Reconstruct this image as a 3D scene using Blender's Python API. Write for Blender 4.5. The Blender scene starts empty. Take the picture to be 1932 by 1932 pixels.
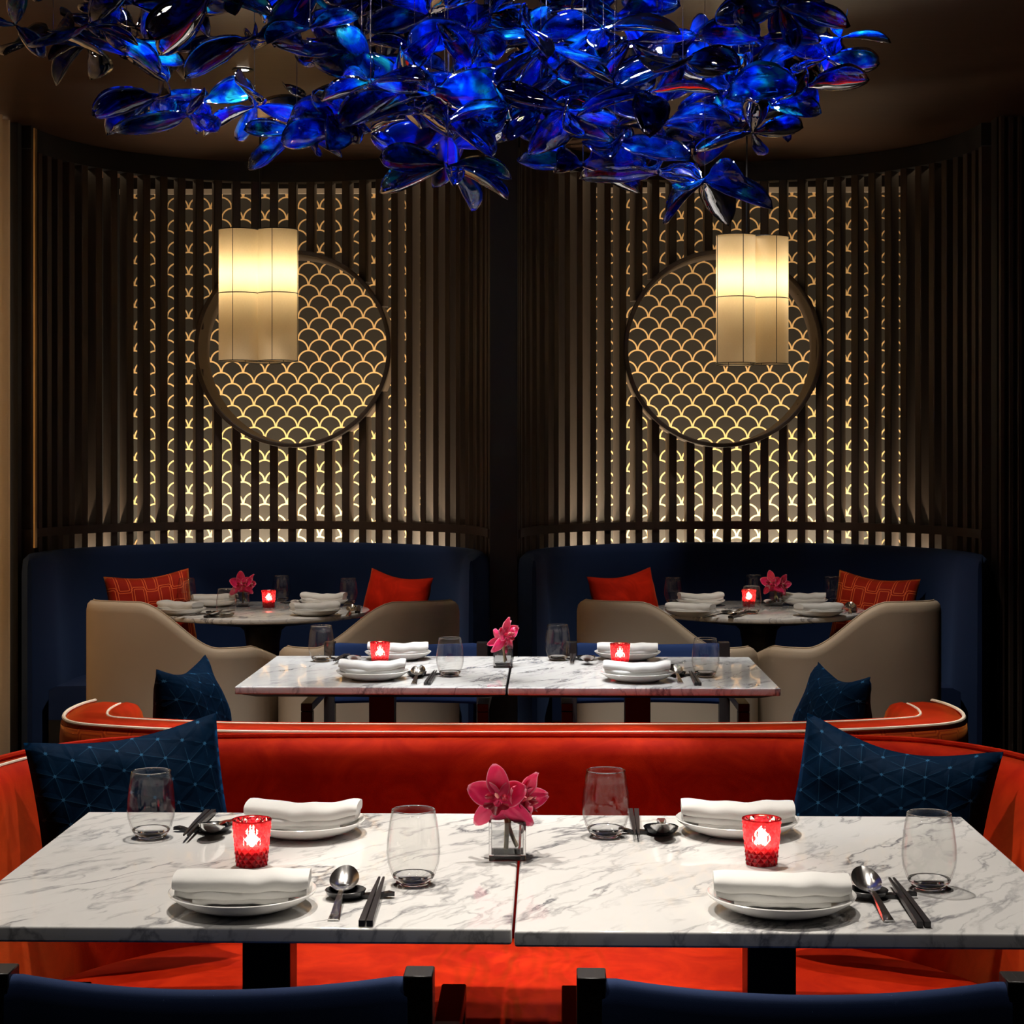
import bpy, bmesh, math, random
from mathutils import Vector, Matrix, Euler, noise
PI = math.pi
sc = bpy.context.scene
col = sc.collection
rnd = random.Random(7)

# ------------------------------------------------------------------ camera
F, CX, HY, CZ, YAW = 3380.0, 966.0, 860.0, 1.363, math.radians(1.2)
cam_d = bpy.data.cameras.new('camera'); cam = bpy.data.objects.new('camera', cam_d); col.objects.link(cam)
cam.location = (0, 0, CZ); cam.rotation_euler = (PI/2, 0, YAW)
cam_d.sensor_width = 36; cam_d.lens = 36*F/1932; cam_d.shift_y = (HY-966)/1932
cam_d.clip_start = 0.05; cam_d.clip_end = 60
sc.camera = cam

def CW(xc, d):                      # camera-frame plan coordinates -> room coordinates
    return (xc*math.cos(YAW) - d*math.sin(YAW), xc*math.sin(YAW) + d*math.cos(YAW))
def UP(px, py, z):                  # point of the picture known to lie at height z
    d = (CZ-z)*F/(py-HY); return CW((px-CX)*d/F, d)
def PD(px, py, d):                  # point of the picture at distance d
    x, y = CW((px-CX)*d/F, d); return (x, y, CZ-(py-HY)*d/F)

# ------------------------------------------------------------------ world, view
w = bpy.data.worlds.new('world'); sc.world = w; w.use_nodes = True
w.node_tree.nodes['Background'].inputs[0].default_value = (0.9, 0.92, 1.0, 1)
w.node_tree.nodes['Background'].inputs[1].default_value = 0.0
sc.view_settings.view_transform = 'Standard'; sc.view_settings.look = 'None'
sc.view_settings.gamma = 1; sc.view_settings.use_curve_mapping = False
sc.view_settings.exposure = 0.0
cy = sc.cycles
cy.max_bounces = 10; cy.transparent_max_bounces = 16; cy.transmission_bounces = 8
cy.glossy_bounces = 5; cy.diffuse_bounces = 3
cy.caustics_reflective = False; cy.caustics_refractive = False
cy.sample_clamp_indirect = 3.0
try:
    cy.use_denoising = True
except Exception: pass

WARM = (1.0, 0.92, 0.83)
CEIL = 2.68
# ceiling spots: (x, y, target x, y, z, power, cone deg, blend, radius)
SPOTS = [
  (-0.52, 3.12, -0.46, 2.62, 0.75, 122, 50, 0.35, 0.030),
  ( 0.14, 3.12,  0.38, 2.62, 0.75, 122, 50, 0.35, 0.030),
  (-0.60, 3.72, -0.55, 3.70, 0.75, 88, 56, 0.8, 0.035),
  ( 0.50, 3.72,  0.48, 3.70, 0.75, 88, 56, 0.8, 0.035),
  (-0.50, 5.75, -0.45, 5.05, 0.75, 62, 44, 0.4, 0.030),
  ( 0.25, 5.75,  0.22, 5.05, 0.75, 62, 44, 0.4, 0.030),
  (-0.45, 2.03, -0.45, 2.25, 0.75, 32, 46, 0.7, 0.035),
  ( 0.40, 2.03,  0.40, 2.25, 0.75, 32, 46, 0.7, 0.035),
  (-1.30, 5.35, -1.15, 6.15, 0.60, 32, 44, 0.8, 0.030),  # this spot and the next are added to brighten the cream tub chairs
  ( 0.70, 5.35,  0.80, 6.15, 0.60, 32, 44, 0.8, 0.030),
  (-0.50, 3.86, -0.46, 4.85, 0.75, 40, 30, 0.7, 0.030),
  ( 0.25, 3.86,  0.22, 4.85, 0.75, 40, 30, 0.7, 0.030),
]
def spot(x, y, tx, ty, tz, power, cone, blend, rad, color=WARM, z=CEIL-0.03):
    l = bpy.data.lights.new('spot_light', 'SPOT'); l.energy = power; l.color = color
    l.spot_size = math.radians(cone); l.spot_blend = blend; l.shadow_soft_size = rad
    o = bpy.data.objects.new('spot_light', l); col.objects.link(o); o.location = (x, y, z)
    o.rotation_euler = Vector((tx-x, ty-y, tz-z)).to_track_quat('-Z', 'Y').to_euler()
    return o
def point(loc, power, color, rad=0.01, parent=None):
    l = bpy.data.lights.new('lamp_bulb', 'POINT'); l.energy = power; l.color = color; l.shadow_soft_size = rad
    o = bpy.data.objects.new('lamp_bulb', l); col.objects.link(o); o.location = loc
    if parent: o.parent = parent
    return o

# ------------------------------------------------------------------ node helpers
class NT:
    def __init__(s, name):
        s.m = bpy.data.materials.new(name); s.m.use_nodes = True; s.t = s.m.node_tree; s.t.nodes.clear()
        s.out = s.t.nodes.new('ShaderNodeOutputMaterial')
    def n(s, typ, **kw):
        nd = s.t.nodes.new(typ)
        for k, v in kw.items(): setattr(nd, k, v)
        return nd
    def put(s, sock, v):
        if hasattr(v, 'is_output') or isinstance(v, bpy.types.NodeSocket): s.t.links.new(v, sock)
        else:
            if isinstance(v, (tuple, list)) and len(v) == 3 and sock.type == 'RGBA': v = (*v, 1)
            sock.default_value = v
    def math(s, op, a, b=None, c=None, clamp=False):
        nd = s.n('ShaderNodeMath', operation=op, use_clamp=clamp)
        s.put(nd.inputs[0], a)
        if b is not None: s.put(nd.inputs[1], b)
        if c is not None: s.put(nd.inputs[2], c)
        return nd.outputs[0]
    def mix(s, f, a, b):
        nd = s.n('ShaderNodeMix', data_type='RGBA'); s.put(nd.inputs[0], f); s.put(nd.inputs[6], a); s.put(nd.inputs[7], b)
        return nd.outputs[2]
    def ramp(s, f, stops, interp='LINEAR'):
        nd = s.n('ShaderNodeValToRGB'); nd.color_ramp.interpolation = interp; e = nd.color_ramp.elements
        while len(e) < len(stops): e.new(0.5)
        for i, (p, c) in enumerate(stops):
            e[i].position = p; e[i].color = (*c, 1) if len(c) == 3 else c
        s.put(nd.inputs[0], f); return nd.outputs[0]
    def coord(s, kind='Object'): return s.n('ShaderNodeTexCoord').outputs[kind]
    def mapping(s, v, loc=(0,0,0), rot=(0,0,0), scale=(1,1,1)):
        nd = s.n('ShaderNodeMapping'); s.put(nd.inputs[0], v); nd.inputs[1].default_value = loc
        nd.inputs[2].default_value = rot; nd.inputs[3].default_value = scale; return nd.outputs[0]
    def noise(s, v, scale, detail=3, rough=0.5, dist=0.0, col=False):
        nd = s.n('ShaderNodeTexNoise'); s.put(nd.inputs['Vector'], v); nd.inputs['Scale'].default_value = scale
        nd.inputs['Detail'].default_value = detail; nd.inputs['Roughness'].default_value = rough; nd.inputs['Distortion'].default_value = dist
        return nd.outputs['Color' if col else 'Fac']
    def sep(s, v):
        nd = s.n('ShaderNodeSeparateXYZ'); s.put(nd.inputs[0], v); return nd.outputs
    def vadd(s, a, b):
        nd = s.n('ShaderNodeVectorMath', operation='ADD'); s.put(nd.inputs[0], a); s.put(nd.inputs[1], b); return nd.outputs[0]
    def vscale(s, a, f):
        nd = s.n('ShaderNodeVectorMath', operation='SCALE'); s.put(nd.inputs[0], a); s.put(nd.inputs['Scale'], f); return nd.outputs[0]
    def bump(s, h, strength=0.3, dist=0.01):
        nd = s.n('ShaderNodeBump'); nd.inputs['Strength'].default_value = strength; nd.inputs['Distance'].default_value = dist
        s.put(nd.inputs['Height'], h); return nd.outputs[0]
    def principled(s, base, rough=0.5, metal=0.0, normal=None, **kw):
        nd = s.n('ShaderNodeBsdfPrincipled'); s.put(nd.inputs['Base Color'], base); s.put(nd.inputs['Roughness'], rough)
        s.put(nd.inputs['Metallic'], metal)
        if normal is not None: s.put(nd.inputs['Normal'], normal)
        for k, v in kw.items(): s.put(nd.inputs[k.replace('_', ' ')], v)
        return nd.outputs[0]
    def mixs(s, f, a, b):
        nd = s.n('ShaderNodeMixShader'); s.put(nd.inputs[0], f); s.t.links.new(a, nd.inputs[1]); s.t.links.new(b, nd.inputs[2]); return nd.outputs[0]
    def done(s, sh):
        s.t.links.new(sh, s.out.inputs[0]); return s.m

def mat_simple(name, base, rough=0.5, metal=0.0, **kw):
    t = NT(name); return t.done(t.principled(base, rough, metal, **kw))

def mat_wood(name, a, b, rough=0.45, scale=1.0, axis=2, grain=60):
    t = NT(name); c = t.coord()
    sc_ = [grain*scale]*3; sc_[axis] = 3*scale
    f = t.noise(t.mapping(c, scale=sc_), 1.0, 4, 0.6, 0.4)
    g = t.noise(c, 3, 2)
    colr = t.mix(t.math('ADD', t.math('MULTIPLY', f, 0.8), t.math('MULTIPLY', g, 0.3)), a, b)
    return t.done(t.principled(colr, rough, normal=t.bump(f, 0.25, 0.002)))

def mat_velvet(name, base, dark, sheen_col, sheen=1.0, nap=9.0, pleat=False):
    t = NT(name); c = t.coord()
    f = t.ramp(t.noise(c, nap, 4, 0.62, 1.4), [(0.38, (0,0,0)), (0.66, (1,1,1))])
    colr = t.mix(f, dark, base)
    fine = t.noise(c, 900, 1)
    b = t.bump(t.math('ADD', t.math('MULTIPLY', fine, 0.2), t.noise(c, 7, 2)), 0.15, 0.01)
    if pleat:      # gathered folds at the middle of the seat
        o = t.sep(c); w1 = t.math('MULTIPLY', t.noise(t.mapping(c, scale=(1, 0.35, 1)), 11, 2), 14.0)
        sn = t.math('SINE', t.math('ADD', t.math('MULTIPLY', o[0], 95.0), w1))
        g = t.math('EXPONENT', t.math('MULTIPLY', t.math('MULTIPLY', o[0], o[0]), -38.0))
        nd = t.n('ShaderNodeBump'); nd.inputs['Strength'].default_value = 0.9; nd.inputs['Distance'].default_value = 0.006
        t.put(nd.inputs['Height'], t.math('MULTIPLY', sn, g)); t.put(nd.inputs['Normal'], b); b = nd.outputs[0]
    return t.done(t.principled(colr, 0.75, normal=b, Sheen_Weight=sheen, Sheen_Tint=sheen_col, Sheen_Roughness=0.35, Specular_IOR_Level=0.05))

ORANGE, ORANGE_D, ORANGE_S = (0.54, 0.019, 0.002), (0.38, 0.007, 0.001), (1.0, 0.38, 0.07, 1)
M = {}
M['velvet'] = mat_velvet('orange_velvet', ORANGE, ORANGE_D, ORANGE_S, 0.85)
M['velvet_pleated'] = mat_velvet('orange_velvet_pleated', ORANGE, ORANGE_D, ORANGE_S, 0.6, 9.0, True)

def trellis(t, uv, a, b, A, B, C, w, g):
    """double outlines of interlaced long octagons on two offset lattices; 1 on a line"""
    o = t.sep(uv); res = None
    for off in (0.0, 0.5):
        x = t.math('ABSOLUTE', t.math('SUBTRACT', t.math('FRACT', t.math('ADD', t.math('DIVIDE', o[0], a), off+100)), 0.5))
        y = t.math('ABSOLUTE', t.math('SUBTRACT', t.math('FRACT', t.math('ADD', t.math('DIVIDE', o[1], b), off+100)), 0.5))
        x = t.math('MULTIPLY', x, a); y = t.math('MULTIPLY', y, b)
        d = t.math('MAXIMUM', t.math('MAXIMUM', t.math('SUBTRACT', x, A), t.math('SUBTRACT', y, B)),
                   t.math('SUBTRACT', t.math('MULTIPLY', t.math('ADD', x, y), 0.7071), C))
        l1 = t.math('LESS_THAN', t.math('ABSOLUTE', d), w)
        l2 = t.math('LESS_THAN', t.math('ABSOLUTE', t.math('ADD', d, g)), w)
        l = t.math('MAXIMUM', l1, l2)
        res = l if res is None else t.math('MAXIMUM', res, l)
    return res
def mat_trellis(name, base, line, a, b, A, B, C, w, g):
    t = NT(name); uv = t.coord('UV')
    l = trellis(t, uv, a, b, A, B, C, w, g)
    n = t.noise(t.coord(), 9, 3, 0.6)
    colr = t.mix(l, t.mix(n, base, tuple(x*0.7 for x in base)), line)
    return t.done(t.principled(colr, 0.7, normal=t.bump(l, 0.6, 0.003), Sheen_Weight=0.4, Sheen_Tint=ORANGE_S, Specular_IOR_Level=0.15))
M['band'] = mat_trellis('cut_velvet_trellis', (0.80, 0.11, 0.012), (0.45, 0.035, 0.006), 0.13, 0.075, 0.034, 0.024, 0.037, 0.0016, 0.008)
M['red_pattern'] = mat_trellis('red_trellis_velvet', (0.45, 0.015, 0.004), (0.9, 0.16, 0.04), 0.115, 0.15, 0.030, 0.050, 0.050, 0.0016, 0.010)
M['red_plain'] = mat_velvet('red_velvet', (0.62, 0.02, 0.005), (0.42, 0.012, 0.003), (1, 0.3, 0.1, 1), 0.4)
M['piping'] = mat_simple('cream_piping', (0.85, 0.70, 0.52), 0.6)

def mat_quilt():
    t = NT('navy_quilted_velvet'); uv = t.coord('UV'); o = t.sep(uv)
    wob = t.vscale(t.noise(t.coord(), 6, 2, col=True), 0.004); o = t.sep(t.vadd(uv, wob))
    S = 0.040; ds = []
    for ang in (8, 68, 128):
        r = math.radians(ang)
        p = t.math('ADD', t.math('MULTIPLY', o[0], math.cos(r)/S), t.math('MULTIPLY', o[1], math.sin(r)/S))
        ds.append(t.math('ABSOLUTE', t.math('SUBTRACT', t.math('FRACT', t.math('ADD', p, 100.5)), 0.5)))
    dmin = t.math('MINIMUM', t.math('MINIMUM', ds[0], ds[1]), ds[2])
    dmax = t.math('MAXIMUM', t.math('MAXIMUM', ds[0], ds[1]), ds[2])
    star = t.math('LESS_THAN', t.math('ADD', dmax, t.math('MULTIPLY', dmin, 1.5)), 0.10)
    line = t.math('LESS_THAN', dmin, 0.016)
    msk = t.math('GREATER_THAN', t.noise(uv, 9, 1), 0.47)
    puff = t.math('MINIMUM', dmin, 0.2)
    n = t.noise(t.coord(), 14, 4, 0.65, 1.0)
    base = t.mix(n, (0.0003, 0.004, 0.013), (0.0005, 0.012, 0.034))
    c1 = t.mix(t.math('MULTIPLY', t.math('MULTIPLY', line, msk), 0.7), base, (0.008, 0.034, 0.07))
    c2 = t.mix(star, c1, (0.02, 0.085, 0.17))
    h = t.math('ADD', t.math('MULTIPLY', puff, 3.0), t.math('MULTIPLY', n, 0.5))
    return t.done(t.principled(c2, 0.7, normal=t.bump(h, 0.55, 0.003), Sheen_Weight=0.05, Sheen_Tint=(0.02, 0.30, 0.9, 1), Sheen_Roughness=0.3, Specular_IOR_Level=0.03))
M['quilt'] = mat_quilt()

def mat_cloth(name, a, rough=0.85, sheen=0.3, weave=1400, st=(0.3,0.5,1,1)):
    t = NT(name); c = t.coord(); n = t.noise(c, weave, 2); m = t.noise(c, 5, 3)
    colr = t.mix(m, a, tuple(x*0.8 for x in a))
    return t.done(t.principled(colr, rough, normal=t.bump(n, 0.15, 0.001), Sheen_Weight=sheen, Sheen_Tint=st, Specular_IOR_Level=0.2))
M['navy'] = mat_cloth('navy_wool', (0.006, 0.020, 0.075), 0.85, 0.25)
M['navy_canvas'] = mat_cloth('navy_canvas', (0.011, 0.028, 0.098), 0.85, 0.25)
M['cream'] = mat_cloth('cream_leather', (0.58, 0.46, 0.33), 0.5, 0.0, 300)
M['linen'] = mat_cloth('white_linen', (0.86, 0.85, 0.82), 0.85, 0.1, 1100, (1,1,1,1))
M['black_wood'] = mat_wood('black_stained_oak', (0.006, 0.005, 0.005), (0.022, 0.018, 0.016), 0.45, 1, 2, 120)
M['black_wood_x'] = mat_wood('black_stained_oak_across', (0.006, 0.005, 0.005), (0.024, 0.020, 0.018), 0.4, 1, 1, 160)
M['slat'] = mat_wood('dark_walnut_slat', (0.024, 0.015, 0.010), (0.068, 0.046, 0.033), 0.5, 1, 2, 90)
M['dark_wall'] = mat_wood('near_black_panel', (0.0025, 0.002, 0.002), (0.006, 0.0045, 0.004), 0.6)
M['ceiling'] = mat_wood('brown_veneer_ceiling', (0.036, 0.015, 0.007), (0.066, 0.030, 0.015), 0.42, 1, 0, 26)
M['floor'] = mat_wood('dark_floor', (0.01, 0.008, 0.007), (0.03, 0.02, 0.015), 0.35, 1, 1, 8)
M['metal_black'] = mat_simple('black_metal', (0.012, 0.012, 0.014), 0.35, 0.6)
M['porcelain'] = mat_simple('white_porcelain', (0.86, 0.85, 0.82), 0.12, Coat_Weight=0.4)
M['steel'] = mat_simple('polished_steel', (0.85, 0.84, 0.82), 0.18, 1.0)
M['black_plastic'] = mat_simple('black_lacquer', (0.008, 0.008, 0.010), 0.22)
M['chop'] = mat_simple('black_chopstick', (0.015, 0.013, 0.014), 0.38)
M['brass'] = mat_simple('brass_trim', (0.85, 0.60, 0.28), 0.3, 1.0)
def mat_curtain():
    t = NT('beige_sheer_curtain'); c = t.mapping(t.coord(), scale=(40, 40, 900)); n = t.noise(c, 1, 2)
    colr = t.mix(n, (0.62, 0.50, 0.36), (0.72, 0.60, 0.45))
    tl = t.n('ShaderNodeBsdfTranslucent'); t.put(tl.inputs[0], colr); df = t.n('ShaderNodeBsdfDiffuse'); t.put(df.inputs[0], colr)
    return t.done(t.mixs(0.5, tl.outputs[0], df.outputs[0]))
M['curtain'] = mat_curtain()
M['stem'] = mat_simple('pale_green_stem', (0.62, 0.50, 0.22), 0.5)

def mat_marble():
    t = NT('white_veined_marble'); c = t.coord(); oi = t.n('ShaderNodeObjectInfo')
    off = t.vscale(oi.outputs['Random'], 37.0) if False else None
    cmb = t.n('ShaderNodeCombineXYZ'); r = t.math('MULTIPLY', oi.outputs['Random'], 31.0)
    for k in range(3): t.put(cmb.inputs[k], r)
    c = t.vadd(c, cmb.outputs[0])
    cr = t.mapping(c, rot=(0, 0.0, math.radians(-58)))
    warp = t.vscale(t.noise(cr, 2.2, 5, 0.6, 0.0, True), 0.15)
    v = t.mapping(t.vadd(cr, warp), scale=(1.0, 3.4, 2.0))
    def ridge(vec, s, d, w):
        f = t.noise(vec, s, d, 0.55, 0.3)
        return t.math('SUBTRACT', 1.0, t.math('MULTIPLY', t.math('ABSOLUTE', t.math('SUBTRACT', f, 0.5)), w), clamp=True)
    r1 = t.math('POWER', ridge(v, 2.2, 7, 40), 1.3); r2 = t.math('POWER', ridge(t.mapping(v, loc=(5, 2, 1)), 5.5, 7, 24), 1.4)
    m1 = t.ramp(t.noise(t.mapping(cr, scale=(1, 2, 1)), 2.6, 4, 0.6), [(0.41, (0,0,0)), (0.58, (1,1,1))])
    m2 = t.ramp(t.noise(t.mapping(cr, scale=(1, 2, 1), loc=(3,1,0)), 5.0, 4, 0.6), [(0.42, (0,0,0)), (0.60, (1,1,1))])
    broad = t.ramp(t.noise(v, 1.6, 5, 0.6), [(0.35, (0.80, 0.79, 0.77)), (0.65, (0.86, 0.85, 0.825))])
    a = t.mix(t.math('MULTIPLY', t.math('MULTIPLY', r1, m1), 0.92), broad, (0.13, 0.13, 0.15))
    b = t.mix(t.math('MULTIPLY', t.math('MULTIPLY', r2, m2), 0.6), a, (0.20, 0.20, 0.215))
    return t.done(t.principled(b, 0.02, IOR=1.8))
M['marble'] = mat_marble()

def mat_scallop():
    t = NT('scallop_wallpaper'); o = t.sep(t.coord('UV')); P = 0.1035; R = P/2
    vy = t.math('ADD', t.math('DIVIDE', o[1], R), 200.0); row = t.math('FLOOR', vy)
    fy = t.math('MULTIPLY', t.math('FRACT', vy), R)
    par = t.math('MULTIPLY', t.math('MODULO', row, 2.0), 0.5)
    fx = t.math('SUBTRACT', t.math('FRACT', t.math('ADD', t.math('ADD', t.math('DIVIDE', o[0], P), 200.0), par)), 0.5)
    fx = t.math('MULTIPLY', fx, P)
    d = t.math('SQRT', t.math('ADD', t.math('MULTIPLY', fx, fx), t.math('MULTIPLY', fy, fy)))
    line = t.math('GREATER_THAN', d, R-0.0062)
    line = t.math('MULTIPLY', line, t.math('LESS_THAN', d, R+0.0008))
    n = t.noise(t.coord(), 4, 4)
    bg = t.mix(n, (0.020, 0.017, 0.014), (0.040, 0.034, 0.028))
    colr = t.mix(line, bg, (0.95, 0.62, 0.28))
    return t.done(t.principled(colr, 0.42, Specular_IOR_Level=0.5))
M['scallop'] = mat_scallop()

def mat_thin_glass(name, tint, edge, ior=1.5, edge_pow=2.5):
    t = NT(name); fr = t.n('ShaderNodeFresnel'); fr.inputs[0].default_value = ior
    lw = t.n('ShaderNodeLayerWeight'); lw.inputs[0].default_value = 0.5
    f = t.math('POWER', lw.outputs['Facing'], edge_pow)
    tr = t.n('ShaderNodeBsdfTransparent'); t.put(tr.inputs[0], t.mix(f, tint, edge))
    gl = t.n('ShaderNodeBsdfGlossy'); gl.inputs['Roughness'].default_value = 0.02
    k = t.math('ADD', t.math('MULTIPLY', t.math('POWER', lw.outputs['Facing'], 5.0), 0.50), 0.04)
    return t.done(t.mixs(k, tr.outputs[0], gl.outputs[0]))
M['glass'] = mat_thin_glass('clear_glass', (0.985, 0.985, 0.98), (0.58, 0.58, 0.59), 1.45, 7.0)
M['solid_glass'] = mat_simple('solid_glass', (1, 1, 1), 0.0, Transmission_Weight=1.0, IOR=1.48)
M['water'] = mat_thin_glass('water', (0.97, 0.975, 0.975), (0.75, 0.77, 0.78), 1.33, 3.0)

def mat_red_glass():
    t = NT('red_cut_glass'); fr = t.n('ShaderNodeFresnel'); fr.inputs[0].default_value = 1.5
    tr = t.n('ShaderNodeBsdfRefraction'); tr.inputs[0].default_value = (0.97, 0.13, 0.17, 1); tr.inputs['IOR'].default_value = 1.25; tr.inputs['Roughness'].default_value = 0.02
    tl = t.n('ShaderNodeBsdfTranslucent'); tl.inputs[0].default_value = (0.95, 0.02, 0.04, 1)
    df = t.n('ShaderNodeBsdfDiffuse'); df.inputs[0].default_value = (0.65, 0.01, 0.03, 1)
    gl = t.n('ShaderNodeBsdfGlossy'); gl.inputs['Roughness'].default_value = 0.04
    a = t.mixs(0.42, tr.outputs[0], t.mixs(0.4, tl.outputs[0], df.outputs[0]))
    return t.done(t.mixs(t.math('MULTIPLY', fr.outputs[0], 0.9), a, gl.outputs[0]))
M['red_glass'] = mat_red_glass()
def mat_emit(name, c, s):
    t = NT(name); e = t.n('ShaderNodeEmission'); e.inputs[0].default_value = (*c, 1); e.inputs[1].default_value = s; return t.done(e.outputs[0])
M['flame'] = mat_emit('candle_flame', (1.0, 0.62, 0.32), 160)
M['wax'] = mat_simple('white_wax', (0.9, 0.85, 0.75), 0.5, Subsurface_Weight=0.2)
M['led'] = mat_emit('led_strip', (1.0, 0.82, 0.58), 270)
M['led_top'] = mat_emit('upper_led_strip', (1.0, 0.74, 0.46), 20)
M['lens'] = mat_emit('downlight_lens', (1.0, 0.88, 0.7), 90)

def mat_shade():
    t = NT('linen_shade'); c = t.coord('UV')
    a = t.noise(t.mapping(c, scale=(900, 60, 1)), 1, 2); b = t.noise(t.mapping(c, scale=(60, 900, 1)), 1, 2)
    f = t.math('ADD', t.math('MULTIPLY', a, 0.5), t.math('MULTIPLY', b, 0.5))
    colr = t.mix(f, (0.70, 0.56, 0.36), (0.95, 0.82, 0.60))
    tl = t.n('ShaderNodeBsdfTranslucent'); t.put(tl.inputs[0], colr)
    df = t.n('ShaderNodeBsdfDiffuse'); t.put(df.inputs[0], colr)
    return t.done(t.mixs(0.45, tl.outputs[0], df.outputs[0]))
M['shade'] = mat_shade()

def mat_blue_glass():
    t = NT('streaked_blue_glass'); c = t.coord(); oi = t.n('ShaderNodeObjectInfo'); uv = t.sep(t.coord('UV'))
    cmb = t.n('ShaderNodeCombineXYZ'); r = t.math('MULTIPLY', oi.outputs['Random'], 53.0)
    for k in range(3): t.put(cmb.inputs[k], r)
    v = t.vadd(c, cmb.outputs[0])
    n = t.noise(t.mapping(v, scale=(1.0, 0.4, 1)), 4.5, 3, 0.55, 1.2); n2 = t.noise(v, 2.4, 3, 0.55, 0.8)
    rv = t.math('MULTIPLY', t.math('SUBTRACT', oi.outputs['Random'], 0.5), 0.30)
    hue = t.ramp(t.math('ADD', n2, rv),
                 [(0.30, (0.0, 0.006, 0.10)), (0.50, (0.001, 0.025, 0.55)), (0.63, (0.004, 0.14, 0.88)), (0.74, (0.02, 0.60, 0.85))])
    au = t.math('ABSOLUTE', t.math('SUBTRACT', t.math('MULTIPLY', uv[0], 2.0), 1.0))
    rim = t.math('MAXIMUM', au, uv[1])
    rimk = t.ramp(rim, [(0.80, (1,1,1)), (0.93, (0,0,0))])
    dens = t.math('MULTIPLY', t.ramp(n, [(0.40, (0.03,)*3), (0.60, (0.75,)*3)]), rimk)
    clear = t.n('ShaderNodeBsdfGlass'); clear.inputs['IOR'].default_value = 1.42; clear.inputs['Roughness'].default_value = 0.0
    tint = t.mix(rimk, (0.75, 0.88, 1.0), t.mix(0.30, hue, (0.35, 0.62, 1.0)))
    t.put(clear.inputs[0], tint)
    tl = t.n('ShaderNodeBsdfTranslucent'); t.put(tl.inputs[0], hue)
    df = t.n('ShaderNodeBsdfDiffuse'); t.put(df.inputs[0], hue)
    gl = t.n('ShaderNodeBsdfGlossy'); gl.inputs['Roughness'].default_value = 0.03
    fr = t.n('ShaderNodeFresnel'); fr.inputs[0].default_value = 1.5
    body = t.mixs(dens, clear.outputs[0], t.mixs(0.22, tl.outputs[0], df.outputs[0]))
    return t.done(t.mixs(t.math('MULTIPLY', fr.outputs[0], 0.9), body, gl.outputs[0]))
M['blue_glass'] = mat_blue_glass()

def mat_orchid():
    t = NT('magenta_orchid_petal'); o = t.sep(t.coord('UV'))     # u across -1..1, v along 0..1
    au = t.math('ABSOLUTE', o[0])
    edge = t.ramp(t.math('MAXIMUM', au, t.math('SUBTRACT', t.math('MULTIPLY', o[1], 1.0), 0.0)), [(0.90, (0,0,0)), (0.97, (1,1,1))])
    vein = t.noise(t.mapping(t.coord('UV'), scale=(16, 1.5, 1)), 1.0, 3)
    c = t.mix(vein, (0.78, 0.004, 0.085), (1.0, 0.03, 0.21))
    c = t.mix(t.math('MULTIPLY', edge, 0.75), c, (0.9, 0.42, 0.52))
    tl = t.n('ShaderNodeBsdfTranslucent'); t.put(tl.inputs[0], c)
    return t.done(t.mixs(0.25, t.principled(c, 0.4, Sheen_Weight=0.3), tl.outputs[0]))
M['orchid'] = mat_orchid()
M['orchid_lip'] = mat_simple('dark_orchid_lip', (0.30, 0.004, 0.02), 0.35)
M['orchid_pale'] = mat_simple('pale_orchid_column', (0.85, 0.35, 0.30), 0.4)

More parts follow.
